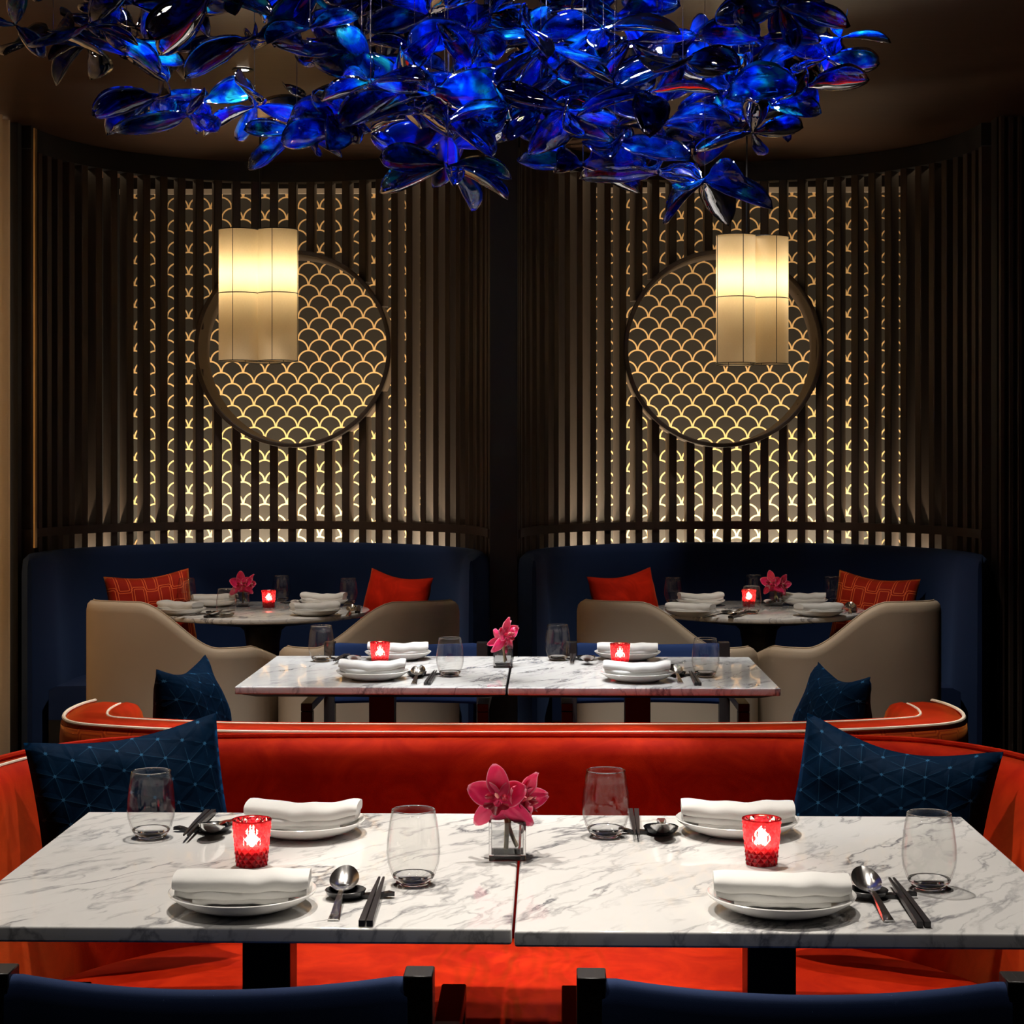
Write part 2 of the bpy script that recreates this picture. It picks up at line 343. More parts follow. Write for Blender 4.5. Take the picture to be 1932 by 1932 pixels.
# ------------------------------------------------------------------ mesh helpers
class MB:
    def __init__(s): s.v = []; s.f = []; s.uv = {}
    def add(s, vs, fs, uvs=None):
        b = len(s.v); s.v += [tuple(p) for p in vs]
        for i, f in enumerate(fs):
            s.f.append(tuple(b+k for k in f))
            if uvs: s.uv[len(s.f)-1] = uvs[i]
        return s
    def box(s, x0, x1, y0, y1, z0, z1, mtx=None):
        vs = [Vector(p) for p in ((x0,y0,z0),(x1,y0,z0),(x1,y1,z0),(x0,y1,z0),(x0,y0,z1),(x1,y0,z1),(x1,y1,z1),(x0,y1,z1))]
        if mtx: vs = [mtx @ p for p in vs]
        return s.add(vs, [(0,3,2,1),(4,5,6,7),(0,1,5,4),(1,2,6,5),(2,3,7,6),(3,0,4,7)])
    def lathe(s, prof, n=32, mtx=None, cap=True):
        vs = []; m = len(prof)
        for i in range(n):
            a = 2*PI*i/n; vs += [Vector((r*math.cos(a), r*math.sin(a), z)) for r, z in prof]
        if mtx: vs = [mtx @ p for p in vs]
        fs = []; uvs = []
        for i in range(n):
            j = (i+1) % n
            for k in range(m-1):
                fs.append((i*m+k, j*m+k, j*m+k+1, i*m+k+1))
                uvs.append(((i/n, prof[k][1]), ((i+1)/n, prof[k][1]), ((i+1)/n, prof[k+1][1]), (i/n, prof[k+1][1])))
        return s.add(vs, fs, uvs)
    def tube(s, pts, r, n=8, closed=False):
        pts = [Vector(p) for p in pts]; m = len(pts); vs = []
        rr = r if hasattr(r, '__len__') else [r]*m
        up = None
        for i, p in enumerate(pts):
            a = pts[(i-1) % m] if (closed or i > 0) else p; b = pts[(i+1) % m] if (closed or i < m-1) else p
            tg = (b-a).normalized()
            if up is None:
                up = Vector((0,0,1)) if abs(tg.z) < 0.9 else Vector((1,0,0))
            sd = tg.cross(up).normalized(); up = sd.cross(tg).normalized()
            for k in range(n):
                an = 2*PI*k/n; vs.append(p + (sd*math.cos(an) + up*math.sin(an))*rr[i])
        fs = []
        for i in range(m if closed else m-1):
            j = (i+1) % m
            for k in range(n): fs.append((i*n+k, j*n+k, j*n+(k+1) % n, i*n+(k+1) % n))
        if not closed: fs += [tuple(reversed(range(n))), tuple(range((m-1)*n, m*n))]
        return s.add(vs, fs)
    def grid(s, fn, nu, nv, wrap_u=False, uvfn=None, flip=False):
        vs = [fn(i/nu, j/nv) for j in range(nv+1) for i in range(nu+1)]
        fs = []; uvs = []
        for j in range(nv):
            for i in range(nu):
                q = (j*(nu+1)+i, j*(nu+1)+i+1, (j+1)*(nu+1)+i+1, (j+1)*(nu+1)+i)
                u = [(i/nu, j/nv), ((i+1)/nu, j/nv), ((i+1)/nu, (j+1)/nv), (i/nu, (j+1)/nv)]
                if uvfn: u = [uvfn(*k) for k in u]
                if flip: q = q[::-1]; u = u[::-1]
                fs.append(q); uvs.append(u)
        return s.add(vs, fs, uvs)
    def sweep(s, path, prof, inward, zfun=None, cap=True, end=0.0):
        """path: plan points; prof: closed list of (offset inwards, z); uv in metres"""
        m = len(path); n = len(prof); vs = []; L = [0]
        for i in range(1, m): L.append(L[-1] + math.dist(path[i-1], path[i]))
        P = [0]
        for k in range(n): P.append(P[-1] + math.dist(prof[k], prof[(k+1) % n]))
        om = sum(o for o, z in prof)/n
        for i, p in enumerate(path):
            a = path[max(i-1, 0)]; b = path[min(i+1, m-1)]
            tx, ty = b[0]-a[0], b[1]-a[1]; l = math.hypot(tx, ty); tx /= l; ty /= l
            nx, ny = (-ty, tx) if inward > 0 else (ty, -tx)
            sc_ = 1.0; dz = 0
            if end > 0:
                e = min(L[i], L[-1]-L[i])
                if e < end: q = 1-e/end; sc_ = math.sqrt(max(0.02, 1-q*q)); dz = -0.02*q*q
            for o, z in prof:
                oo = om + (o-om)*sc_
                zz = z if zfun is None else zfun(i/(m-1), o, z)
                vs.append((p[0]+nx*oo, p[1]+ny*oo, zz + (dz if z > 0.5 else 0)))
        fs = []; uvs = []
        for i in range(m-1):
            for k in range(n):
                k2 = (k+1) % n
                q = (i*n+k, (i+1)*n+k, (i+1)*n+k2, i*n+k2)
                u = ((L[i], P[k]), (L[i+1], P[k]), (L[i+1], P[k+1]), (L[i], P[k+1]))
                fs.append(q); uvs.append(u)
        if cap:
            fs += [tuple(range(n)), tuple(reversed(range((m-1)*n, m*n)))]
            uvs += [[(0, 0)]*n]*2
        return s.add(vs, fs, uvs)
    def build(s, name, mat, parent=None, smooth=True, bevel=0.0, seg=2, sub=0, angle=40, loc=None, rot=None):
        me = bpy.data.meshes.new(name); me.from_pydata(s.v, [], s.f)
        if s.uv:
            ul = me.uv_layers.new(name='UVMap')
            for p in me.polygons:
                if p.index in s.uv:
                    for li, u in zip(p.loop_indices, s.uv[p.index]): ul.data[li].uv = u
        bm = bmesh.new(); bm.from_mesh(me)
        bmesh.ops.recalc_face_normals(bm, faces=bm.faces)
        if bevel > 0:
            es = [e for e in bm.edges if len(e.link_faces) == 2 and e.calc_face_angle(0) > 0.6]
            bmesh.ops.bevel(bm, geom=es, offset=bevel, segments=seg, profile=0.5, affect='EDGES')
        bm.to_mesh(me); bm.free()
        if smooth:
            me.polygons.foreach_set('use_smooth', [True]*len(me.polygons))
            try: me.set_sharp_from_angle(angle=math.radians(angle))
            except Exception: pass
        me.materials.append(mat)
        o = bpy.data.objects.new(name, me); col.objects.link(o)
        if bevel > 0 and smooth:
            wn = o.modifiers.new('weighted_normals', 'WEIGHTED_NORMAL'); wn.keep_sharp = True; wn.weight = 100
        if parent: o.parent = parent
        if loc: o.location = loc
        if rot: o.rotation_euler = rot
        if sub:
            md = o.modifiers.new('sub', 'SUBSURF'); md.levels = sub; md.render_levels = sub
        return o

def tag(o, label=None, cat=None, group=None, kind=None):
    if label: o['label'] = label
    if cat: o['category'] = cat
    if group: o['group'] = group
    if kind: o['kind'] = kind
    return o
def thing(name, label, cat, loc=(0,0,0), rot=(0,0,0), group=None):
    o = bpy.data.objects.new(name, None); col.objects.link(o); o.location = loc; o.rotation_euler = rot
    o.empty_display_size = 0.05
    return tag(o, label, cat, group)
KIDS = {}
def copy_tree(o, parent=None):
    c = o.copy(); col.objects.link(c)
    if parent is not None: c.parent = parent
    for ch in kids(o): copy_tree(ch, c)
    return c
def kids(o):
    return [x for x in KIDS_SRC.get(o.name, [])]
KIDS_SRC = {}
def proto(root):                       # remember a thing's children so that it can be copied
    bpy.context.view_layer.update()
    def rec(o):
        KIDS_SRC[o.name] = list(o.children)
        for c in o.children: rec(c)
    rec(root); root['_used'] = 0
    return root
def inst(root, loc, rot, label, group=None, name=None, scale=None):
    if not root.get('_used'):
        root['_used'] = 1; r = root
    else:
        r = copy_tree(root)
    r.location = loc; r.rotation_euler = rot if hasattr(rot, '__len__') else (0, 0, rot)
    r['label'] = label
    if group: r['group'] = group
    if scale: r.scale = (scale,)*3
    return r
def struct(o): o['kind'] = 'structure'; return o
def cr(pts, n=10):                     # Catmull-Rom through plan points
    out = []; P = [pts[0]] + list(pts) + [pts[-1]]
    for i in range(1, len(P)-2):
        a, b, c, d = P[i-1], P[i], P[i+1], P[i+2]
        for k in range(n):
            t = k/n
            out.append(tuple(0.5*((2*b[j]) + (-a[j]+c[j])*t + (2*a[j]-5*b[j]+4*c[j]-d[j])*t*t + (-a[j]+3*b[j]-3*c[j]+d[j])*t**3) for j in range(len(b))))
    out.append(tuple(pts[-1])); return out

def off_path(path, o, inward):
    out = []; m = len(path)
    for i, p in enumerate(path):
        a = path[max(i-1, 0)]; b = path[min(i+1, m-1)]; tx, ty = b[0]-a[0], b[1]-a[1]; l = math.hypot(tx, ty)
        nx, ny = (-ty/l, tx/l) if inward > 0 else (ty/l, -tx/l)
        out.append((p[0]+nx*o, p[1]+ny*o))
    return out
# ------------------------------------------------------------------ room
for k_, v_ in (('led', 'FRONT'), ('led_top', 'FRONT'), ('lens', 'NONE'), ('flame', 'NONE')):
    M[k_].cycles.emission_sampling = v_
XL, XR, YB, YF = -2.75, 2.6, 8.45, -1.6
struct(MB().box(XL, XR, YF, YB+0.1, -0.1, 0).build('floor', M['floor']))
struct(MB().box(XL, XR, YF, YB+0.1, CEIL, CEIL+0.1).build('ceiling', M['ceiling']))
wall_back = struct(MB().box(XL, XR, YB, YB+0.1, 0, CEIL).build('wall_back', M['dark_wall']))
struct(MB().box(XL-0.1, XL, YF, YB+0.1, 0, CEIL).build('wall_left', M['dark_wall']))
struct(MB().box(XR, XR+0.1, YF, YB+0.1, 0, CEIL).build('wall_right', M['dark_wall']))
struct(MB().box(XL, XR, YF-0.1, YF, 0, CEIL).build('wall_front', M['dark_wall']))
BOOTHS = [(-1.155, 7.10), (0.795, 7.12)]
PX = -0.18                              # centre line of the back wall
for bx, by in BOOTHS:
    x0, x1 = bx-0.86, bx+0.86; y = YB-0.006
    b = MB(); b.add([(x0, y, 0.5), (x1, y, 0.5), (x1, y, 2.60), (x0, y, 2.60), (x0, YB-0.001, 0.5), (x1, YB-0.001, 0.5), (x1, YB-0.001, 2.60), (x0, YB-0.001, 2.60)],
       [(0,1,2,3), (4,7,6,5), (0,4,5,1), (1,5,6,2), (2,6,7,3), (3,7,4,0)],
       [((x0, 0.5), (x1, 0.5), (x1, 2.6), (x0, 2.6))] + [((0,0),)*4]*5)
    b.build('wallpaper_panel', M['scallop'], wall_back, smooth=False)
    MB().box(x0-0.02, x1+0.02, YB-0.016, YB-0.001, 2.60, 2.625).build('wallpaper_trim', mat_simple('pale_trim', (0.4,0.33,0.26), 0.5), wall_back)
# pillar between the booths and the panels closing the booths off at either side
struct(MB().box(PX-0.055, PX+0.055, 7.02, 7.20, 0, CEIL).build('wall_pier', M['dark_wall'], bevel=0.004))
wl = struct(MB().box(XL, -2.100, 7.035, 7.085, 0, CEIL).build('wall_niche_left', M['dark_wall']))
wr = struct(MB().box(1.738, XR, 7.00, 7.09, 0, CEIL).build('wall_niche_right', M['dark_wall']))
for i in range(22):
    x = 1.745+i*0.034
    MB().box(x, x+0.018, 6.975, 7.00, 0, CEIL).build('slat', M['slat'], wr, bevel=0.002, seg=1)
x_, y_, _z = PD(56, 600, 7.0)
struct(MB().box(x_-0.0035, x_+0.0035, 7.02, 7.05, 1.0, 2.655).build('trim_1', M['brass']))
struct(MB().box(-2.185, -2.138, 7.05, YB, 0, CEIL).build('wall_return_left', M['dark_wall']))
struct(MB().box(1.800, 1.84, 7.171, YB, 0, CEIL).build('wall_return_right', M['dark_wall']))

def ribbon(path, w_, z, up, name, mat, parent):      # flat one-sided light ribbon
    a, b = off_path(path, -w_/2, 1), off_path(path, w_/2, 1); n = len(path)
    me = bpy.data.meshes.new(name); me.from_pydata([(x, y, z) for x, y in a]+[(x, y, z) for x, y in b], [], [((i, i+1, n+i+1, n+i) if up > 0 else (i, n+i, n+i+1, i+1)) for i in range(n-1)])
    if me.polygons[0].normal.z*up < 0: me.flip_normals()
    me.materials.append(mat); o = bpy.data.objects.new(name, me); col.objects.link(o); o.parent = parent; return o
# curved slat screens with round windows
SR = 0.945; SLW = 0.036; SLD = 0.058
RING = []
for bi, (bx, by) in enumerate(BOOTHS):
    rx, ry, rz = PD(556 if bi == 0 else 1360, 660, 8.0)
    RING.append((rx, rz))
    scr = thing('slat_screen', ('curved dark slat screen around the left booth' if bi == 0 else 'curved dark slat screen around the right booth'), 'screen', (bx, by, 0), group='slat screens behind the booths')
    scr['label'] = scr['label'] + ', its round window ' + ('behind the left lantern' if bi == 0 else 'behind the right lantern')
    RO = 0.437
    n = 35; step = PI/n
    smesh = {}
    def slat(x, y, a, z0, z1):
        key = (round(z0, 3), round(z1, 3))
        if key in smesh:
            o = bpy.data.objects.new('slat', smesh[key]); col.objects.link(o); o.parent = scr
        else:
            o = MB().box(-SLD/2, SLD/2, -SLW/2, SLW/2, z0, z1).build('slat', M['slat'], scr, bevel=0.003, seg=1, smooth=False)
            smesh[key] = o.data
        o.location = (x, y, 0); o.rotation_euler = (0, 0, a)
    slots = [(math.cos(step*(i+0.5))*SR, math.sin(step*(i+0.5))*SR, step*(i+0.5)) for i in range(n)]
    for x, y, a in slots:
        dx = (bx+x)-rx
        # the ring bounds every slat that meets the round window
        if abs(dx) < RO-0.004 and y > 0.3:
            h = math.sqrt(RO*RO-dx*dx)
            slat(x, y, a, 0.90, rz-h+0.004); slat(x, y, a, rz+h-0.004, 2.60)
        else: slat(x, y, a, 0.90, 2.60)
    arc = [(SR*math.cos(PI*i/48), SR*math.sin(PI*i/48)) for i in range(49)]
    MB().sweep(arc, [(-0.028, 1.035), (0.036, 1.035), (0.036, 1.070), (-0.028, 1.070)], 1).build('rail', M['slat'], scr, angle=30)
    MB().sweep(arc, [(-0.028, 2.590), (0.034, 2.590), (0.034, CEIL-0.001), (-0.028, CEIL-0.001)], 1).build('header', M['dark_wall'], scr, angle=30)
    MB().sweep(arc, [(-0.028, 0.0), (0.018, 0.0), (0.018, 0.93), (-0.028, 0.93)], 1).build('plinth', M['dark_wall'], scr, angle=30)
    rb = MB(); N = 72; yo = by
    prof = [(0.437, 7.90), (0.437, 8.17), (0.418, 8.17), (0.418, 7.90)]
    vs = []; fs = []
    for i in range(N):
        a = 2*PI*i/N
        for r, y in prof: vs.append((rx-bx + r*math.cos(a), y-by, rz + r*math.sin(a)))
    for i in range(N):
        j = (i+1) % N
        for k in range(4): fs.append((i*4+k, j*4+k, j*4+(k+1) % 4, i*4+(k+1) % 4))
    rb.add(vs, fs).build('round_frame', M['slat'], scr, bevel=0.004, angle=50)
    led = thing('light_strip', ('warm light strip hidden at the foot of the left slat screen' if bi == 0 else 'warm light strip hidden at the foot of the right slat screen'), 'light', (bx, by, 0), group='light strips behind the screens')
    arc2 = [((SR+0.10)*math.cos(a), (SR+0.24)*math.sin(a)) for a in [math.radians((30 if bi == 0 else 22)+128*i/40) for i in range(41)]]
    ribbon(arc2, 0.024, 0.8685, 1, 'emitter', M['led'], led)
    MB().sweep(arc2, [(-0.02, 0.84), (0.02, 0.84), (0.02, 0.868), (-0.02, 0.868)], 1).build('channel', M['metal_black'], led)
    ribbon([(p[0]*0.99, p[1]*0.99) for p in arc2], 0.012, 2.6505, -1, 'upper_emitter', M['led_top'], led)
    MB().sweep([(p[0]*0.99, p[1]*0.99) for p in arc2], [(-0.014, 2.651), (0.014, 2.651), (0.014, CEIL-0.001), (-0.014, CEIL-0.001)], 1).build('upper_channel', M['metal_black'], led)
    for s in (0.15, 0.5, 0.85):
        p = arc2[int(s*40)]
        MB().box(p[0]-0.01, p[0]+0.01, p[1]-0.01, p[1]+0.01, 0, 0.84).build('bracket', M['metal_black'], led)

# curtain at the left edge
cb = MB(); nf = 300
cpts = []
for i in range(nf+1):
    y = 3.80+3.22*i/nf
    cpts.append((-2.128+0.026*math.sin(i*0.52)+0.010*math.sin(i*1.3), y))
cb.sweep(cpts, [(0, 0.20), (0.006, 0.20), (0.006, 2.67), (0, 2.67)], 1)
cur = cb.build('curtain', M['curtain']); tag(cur, 'beige pleated curtain hanging at the left edge of the room', 'curtain')

# ------------------------------------------------------------------ booth banquettes
for bi, (bx, by) in enumerate(BOOTHS):
    side = 'left' if bi == 0 else 'right'
    t = thing('curved_banquette', f'navy curved banquette of the {side} booth, behind the {side} round table', 'banquette', (bx, by, 0), group='navy curved banquettes in the booths')
    RB = 0.920
    path = [(RB, -0.22), (RB, -0.1)] + [(RB*math.cos(PI*i/40), RB*math.sin(PI*i/40)) for i in range(41)] + [(-RB, -0.1), (-RB, -0.22)]
    prof = [(0.0, 0.06), (0.0, 0.90), (0.006, 0.955), (0.03, 0.978), (0.06, 0.980), (0.09, 0.970), (0.108, 0.94), (0.115, 0.85), (0.135, 0.46), (0.135, 0.06)]
    MB().sweep(path, prof, 1, end=0.05).build('backrest', M['navy'], t, angle=50)
    RS = RB-0.135
    pathS = [(RS, -0.20), (RS, -0.1)] + [(RS*math.cos(PI*i/40), RS*math.sin(PI*i/40)) for i in range(41)] + [(-RS, -0.1), (-RS, -0.20)]
    profS = [(0.0, 0.34), (0.0, 0.455), (0.03, 0.47), (0.30, 0.475), (0.35, 0.465), (0.37, 0.44), (0.37, 0.34)]
    MB().sweep(pathS, profS, 1).build('seat', M['navy_canvas'], t, angle=50)
    MB().sweep(pathS, [(0.0, 0.0), (0.0, 0.34), (0.33, 0.34), (0.33, 0.0)], 1).build('base', M['dark_wall'], t, angle=50)

# ------------------------------------------------------------------ tables
def marble_table(x, y, w, d, label, dz=0.0):
    t = thing('marble_table', label, 'table', (x, y, 0), group='white marble dining tables')
    MB().box(-w/2+0.001, w/2-0.001, -d/2, d/2, 0.729+dz, 0.75+dz).build('tabletop', M['marble'], t, bevel=0.0035, seg=3)
    b = MB(); k = 0.05
    b.add([(-w/2+k, -d/2+k, 0.717), (w/2-k, -d/2+k, 0.717), (w/2-k, d/2-k, 0.717), (-w/2+k, d/2-k, 0.717),
           (-w/2+0.012, -d/2+0.012, 0.7285), (w/2-0.012, -d/2+0.012, 0.7285), (w/2-0.012, d/2-0.012, 0.7285), (-w/2+0.012, d/2-0.012, 0.7285)],
          [(0,3,2,1), (4,5,6,7), (0,1,5,4), (1,2,6,5), (2,3,7,6), (3,0,4,7)])
    b.build('underframe', M['metal_black'], t, smooth=False)
    MB().box(-0.036, 0.036, -0.036, 0.036, 0.015, 0.7165).build('pedestal', M['metal_black'], t, bevel=0.003)
    MB().box(-0.22, 0.22, -0.22, 0.22, 0.0, 0.015).build('base_plate', M['metal_black'], t, bevel=0.004)
    return t
marble_table(-0.047-0.3747, 2.695, 0.748, 0.75, 'white marble table at the left front, nearest the left navy chair')
marble_table(-0.047+0.3747, 2.685, 0.748, 0.75, 'white marble table at the right front, grey veins dense at its right end')
marble_table(-0.114-0.3625, 5.11, 0.722, 0.735, 'left white marble table of the middle pair, beyond the orange sofas')
marble_table(-0.114+0.3635, 5.105, 0.722, 0.735, 'right white marble table of the middle pair, beyond the orange sofas')

RT = []
for bi, pxc in enumerate((496, 1431)):
    d = 7.13 if bi == 0 else 7.16
    x, y = CW((pxc-CX)*d/F, d); RT.append((x, y)); side = 'left' if bi == 0 else 'right'
    t = thing('round_table', f'round grey marble table on a dark drum pedestal in the {side} booth', 'table', (x, y, 0), group='round tables in the booths')
    R = 0.425
    MB().lathe([(0, 0.729), (R-0.014, 0.729), (R-0.003, 0.733), (R, 0.740), (R-0.002, 0.748), (R-0.006, 0.75), (0, 0.75)], 96).build('tabletop', M['marble'], t)
    MB().lathe([(0, 0.700), (0.20, 0.700), (R-0.05, 0.7285), (0, 0.7285)], 64).build('underframe', M['metal_black'], t)
    MB().lathe([(0, 0.02), (0.070, 0.02), (0.066, 0.62), (0.075, 0.67), (0.11, 0.6995), (0, 0.6995)], 40).build('pedestal', M['black_wood'], t)
    MB().lathe([(0, 0), (0.25, 0), (0.25, 0.012), (0.08, 0.02), (0, 0.02)], 48).build('base_plate', M['metal_black'], t)

# ------------------------------------------------------------------ orange sofas
def sym(half, cx=0.0):
    L = [(-x+cx, d) for x, d in reversed(half) if x > 0]; R_ = [(x+cx, d) for x, d in half]
    return [CW(x, d) for x, d in cr(L+R_, 8)]
def seat_mesh(outline, cx, cyy, z0, z1, pleats=False, n=14):
    """padded seat: rings shrinking from the outline to the centre"""
    m = len(outline); vs = []; fs = []
    def P(t, k):
        x, y = outline[k]; return (cx+(x-cx)*t, cyy+(y-cyy)*t)
    rings = [(1.0, z0), (1.0, z1-0.05), (0.992, z1-0.022), (0.975, z1-0.007), (0.95, z1)] + [(0.95*(1-i/n), z1+0.010*math.sin(PI/2*min(1, i/n*1.6))) for i in range(1, n)]
    for t_, z in rings:
        for k in range(m):
            x, y = P(t_, k); zz = z
            if pleats and z > z1-0.03:
                u = x-cx; zz += 0.008*math.sin(u*2*PI/0.036+2*math.sin(y*5))*math.exp(-((u+0.03)/0.13)**2)
            vs.append((x, y, zz))
    for r in range(len(rings)-1):
        for k in range(m):
            k2 = (k+1) % m; fs.append((r*m+k, r*m+k2, (r+1)*m+k2, (r+1)*m+k))
    fs.append(tuple(reversed(range(m)))); fs.append(tuple(range((len(rings)-1)*m, len(rings)*m)))
    return MB().add(vs, fs)

# near sofa: its back curves round towards the camera
half = [(0.0, 3.600), (0.5, 3.590), (0.727, 3.557), (0.816, 3.524), (0.877, 3.470), (0.918, 3.416), (0.957, 3.34), (1.0, 3.20), (1.03, 3.0), (1.04, 2.78), (1.04, 2.6)]
pn = sym(half, 0.004)
sofa = thing('curved_sofa', 'orange velvet sofa with a curved back, nearest the camera, behind the front tables', 'sofa', (*CW(0, 3.2), 0), group='back to back orange sofas')
ox, oy = sofa.location[0], sofa.location[1]
pnl = [(x-ox, y-oy) for x, y in pn]
prof = [(0.0, 0.12), (0.0, 0.76), (0.003, 0.785), (0.014, 0.797), (0.040, 0.803), (0.066, 0.801), (0.080, 0.792), (0.092, 0.775), (0.102, 0.74), (0.125, 0.60), (0.160, 0.42), (0.165, 0.12)]
MB().sweep(pnl, prof, -1, end=0.06).build('backrest', M['velvet'], sofa, angle=60)
npn = len(pnl)
MB().tube([(x, y, 0.802) for x, y in off_path(pnl, 0.012, -1)[int(npn*0.70):]], 0.0036, 8).build('piping', M['piping'], sofa)
MB().tube([(x, y, 0.803) for x, y in off_path(pnl, 0.060, -1)[:int(npn*0.30)]], 0.0036, 8).build('piping', M['piping'], sofa)
MB().tube([(x, y, 0.805) for x, y in off_path(pnl, 0.022, -1)], 0.006, 8).build('seam_roll', M['velvet'], sofa)
sh = [(0.0, 3.425), (0.45, 3.415), (0.60, 3.385), (0.72, 3.30), (0.83, 3.15), (0.885, 2.95), (0.86, 2.78), (0.76, 2.70), (0.0, 2.70)]
outl = cr([(-x+0.004, d) for x, d in sh[1:-1][::-1]] , 6); outr = cr([(x+0.004, d) for x, d in sh[1:-1]], 6)
outline = [(outl + [(0.004, 3.425)] + outr)][0]
outline = [CW(x, d) for x, d in outline] + [CW(x/10*0.7, 2.70) for x in (8, 4, 0, -4, -8)]
seat_mesh([(x-ox, y-oy) for x, y in outline], 0.0, CW(0, 3.08)[1]-oy, 0.18, 0.445, False).build('seat', M['velvet_pleated'], sofa, angle=60)
ob = [(x-ox, y-oy) for x, y in outline]
MB().add([(x*0.96, y*0.96, 0.0) for x, y in ob]+[(x*0.96, y*0.96, 0.18) for x, y in ob],
   [tuple(range(len(ob))), tuple(range(len(ob), 2*len(ob)))]+[(k, (k+1) % len(ob), len(ob)+(k+1) % len(ob), len(ob)+k) for k in range(len(ob))]).build('plinth', M['dark_wall'], sofa, smooth=False)
MB().sweep(pnl, [(0.03, 0.0), (0.03, 0.12), (0.14, 0.12), (0.14, 0.0)], -1).build('plinth', M['dark_wall'], sofa)

# far sofa: stands back to back with it and faces the middle tables
half = [(0.0, 3.612), (0.5, 3.622), (0.70, 3.655), (0.84, 3.70), (0.92, 3.745), (0.965, 3.82), (0.985, 3.93), (0.98, 4.04), (0.955, 4.13)]
pf = sym(half, 0.004)
sofa2 = thing('curved_sofa', 'orange velvet sofa with trellis-patterned back and white piping, facing the middle tables', 'sofa', (*CW(0, 4.0), 0), group='back to back orange sofas')
ox, oy = sofa2.location[0], sofa2.location[1]
pfl = [(x-ox, y-oy) for x, y in pf]
prof = [(0.004, 0.12), (0.004, 0.76), (0.006, 0.790), (0.016, 0.803), (0.05, 0.808), (0.092, 0.807), (0.098, 0.804), (0.106, 0.809), (0.122, 0.806), (0.138, 0.792), (0.150, 0.76), (0.165, 0.60), (0.190, 0.42), (0.195, 0.12)]
MB().sweep(pfl, prof, 1, end=0.09).build('backrest', M['velvet'], sofa2, angle=60)
MB().sweep(pfl, [(0.0, 0.13), (-0.003, 0.76), (0.0, 0.792), (0.006, 0.799), (0.012, 0.79), (0.012, 0.13)], 1, end=0.06).build('outer_panel', M['band'], sofa2, angle=60)
MB().tube([(x, y, 0.803) for x, y in off_path(pfl, 0.006, 1)[3:-3]], 0.0042, 8).build('piping', M['piping'], sofa2)
MB().tube([(x, y, 0.806) for x, y in off_path(pfl, 0.097, 1)[8:-8]], 0.0030, 8).build('piping', M['piping'], sofa2)
outline2 = [CW(x, d) for x, d in cr([(-0.86, 4.30), (-0.845, 4.05), (-0.80, 3.93), (-0.70, 3.86), (-0.4, 3.825), (0, 3.82), (0.4, 3.825), (0.70, 3.86), (0.80, 3.93), (0.845, 4.05), (0.86, 4.30), (0.78, 4.42), (0.4, 4.46), (0, 4.47), (-0.4, 4.46), (-0.78, 4.42), (-0.86, 4.30)], 4)[:-1]]
seat_mesh([(x-ox, y-oy) for x, y in outline2], 0.0, 0.13, 0.18, 0.445, False).build('seat', M['velvet'], sofa2, angle=60)
MB().box(-0.72, 0.72, -0.1, 0.36, 0.0, 0.18).build('plinth', M['dark_wall'], sofa2)
MB().sweep(pfl, [(0.03, 0.0), (0.03, 0.12), (0.16, 0.12), (0.16, 0.0)], 1).build('plinth', M['dark_wall'], sofa2)

# ------------------------------------------------------------------ pillows
def pillow(name, label, wd, ht, T, mat, loc, rot, dip=0.03, group=None, seed=0):
    b = MB(); n = 26
    def mk(sg):
        def fn(a, c):
            u, v = 2*a-1, 2*c-1
            x = wd/2*u*(1-0.05*(1-v*v)); z = ht/2*v*(1-0.05*(1-u*u))
            th = T/2*max(0, (1-abs(u)**3.2))**0.62*max(0, (1-abs(v)**3.2))**0.62
            z -= dip*(1-u*u)**1.5*max(v, 0)**2
            wv = noise.noise(Vector((x*14+seed, z*14, sg*3)))*0.010*min(1, th/0.02)
            return (x, sg*(th+wv), z)
        return fn
    uvf = lambda a, c: ((2*a-1)*wd/2, (2*c-1)*ht/2)
    b.grid(mk(-1), n, n, uvfn=uvf); b.grid(mk(1), n, n, uvfn=uvf, flip=True)
    o = b.build(name, mat, angle=80)
    bm = bmesh.new(); bm.from_mesh(o.data); bmesh.ops.remove_doubles(bm, verts=bm.verts, dist=1e-4); bmesh.ops.recalc_face_normals(bm, faces=bm.faces); bm.to_mesh(o.data); bm.free()
    o.location = loc; o.rotation_euler = rot
    return tag(o, label, 'pillow', group)
R_ = math.radians
def at(px, py, d): return PD(px, py, d)
NG = 'navy quilted pillows on the orange sofas'
pillow('navy_pillow', 'navy quilted velvet pillow on the near orange sofa, behind the left front table', 0.35, 0.33, 0.13, M['quilt'], at(254, 1543, 3.24), (R_(-16), R_(-6), R_(22)), 0.014, NG, 1)
pillow('navy_pillow', 'navy quilted velvet pillow on the near orange sofa, behind the right front table', 0.36, 0.33, 0.13, M['quilt'], at(1672, 1550, 3.24), (R_(-16), R_(8), R_(-22)), 0.030, NG, 5)
pillow('navy_pillow', 'navy pillow standing edge-on in the left corner of the far orange sofa', 0.30, 0.34, 0.13, M['quilt'], at(370, 1386, 4.10), (R_(-12), R_(0), R_(80)), 0.02, NG, 9)
pillow('navy_pillow', 'navy pillow standing edge-on in the right corner of the far orange sofa', 0.30, 0.34, 0.13, M['quilt'], at(1564, 1400, 4.10), (R_(-12), R_(0), R_(-76)), 0.02, NG, 13)
RG = 'red pillows in the booths'
pillow('red_pillow', 'red trellis-patterned pillow at the left end of the left booth', 0.36, 0.36, 0.12, M['red_pattern'], at(287, 1160, 7.42), (R_(-14), R_(-4), R_(28)), 0.015, RG, 17)
pillow('red_pillow', 'plain orange-red pillow at the right end of the left booth', 0.33, 0.34, 0.12, M['red_plain'], at(742, 1156, 7.45), (R_(-14), R_(5), R_(-34)), 0.015, RG, 21)
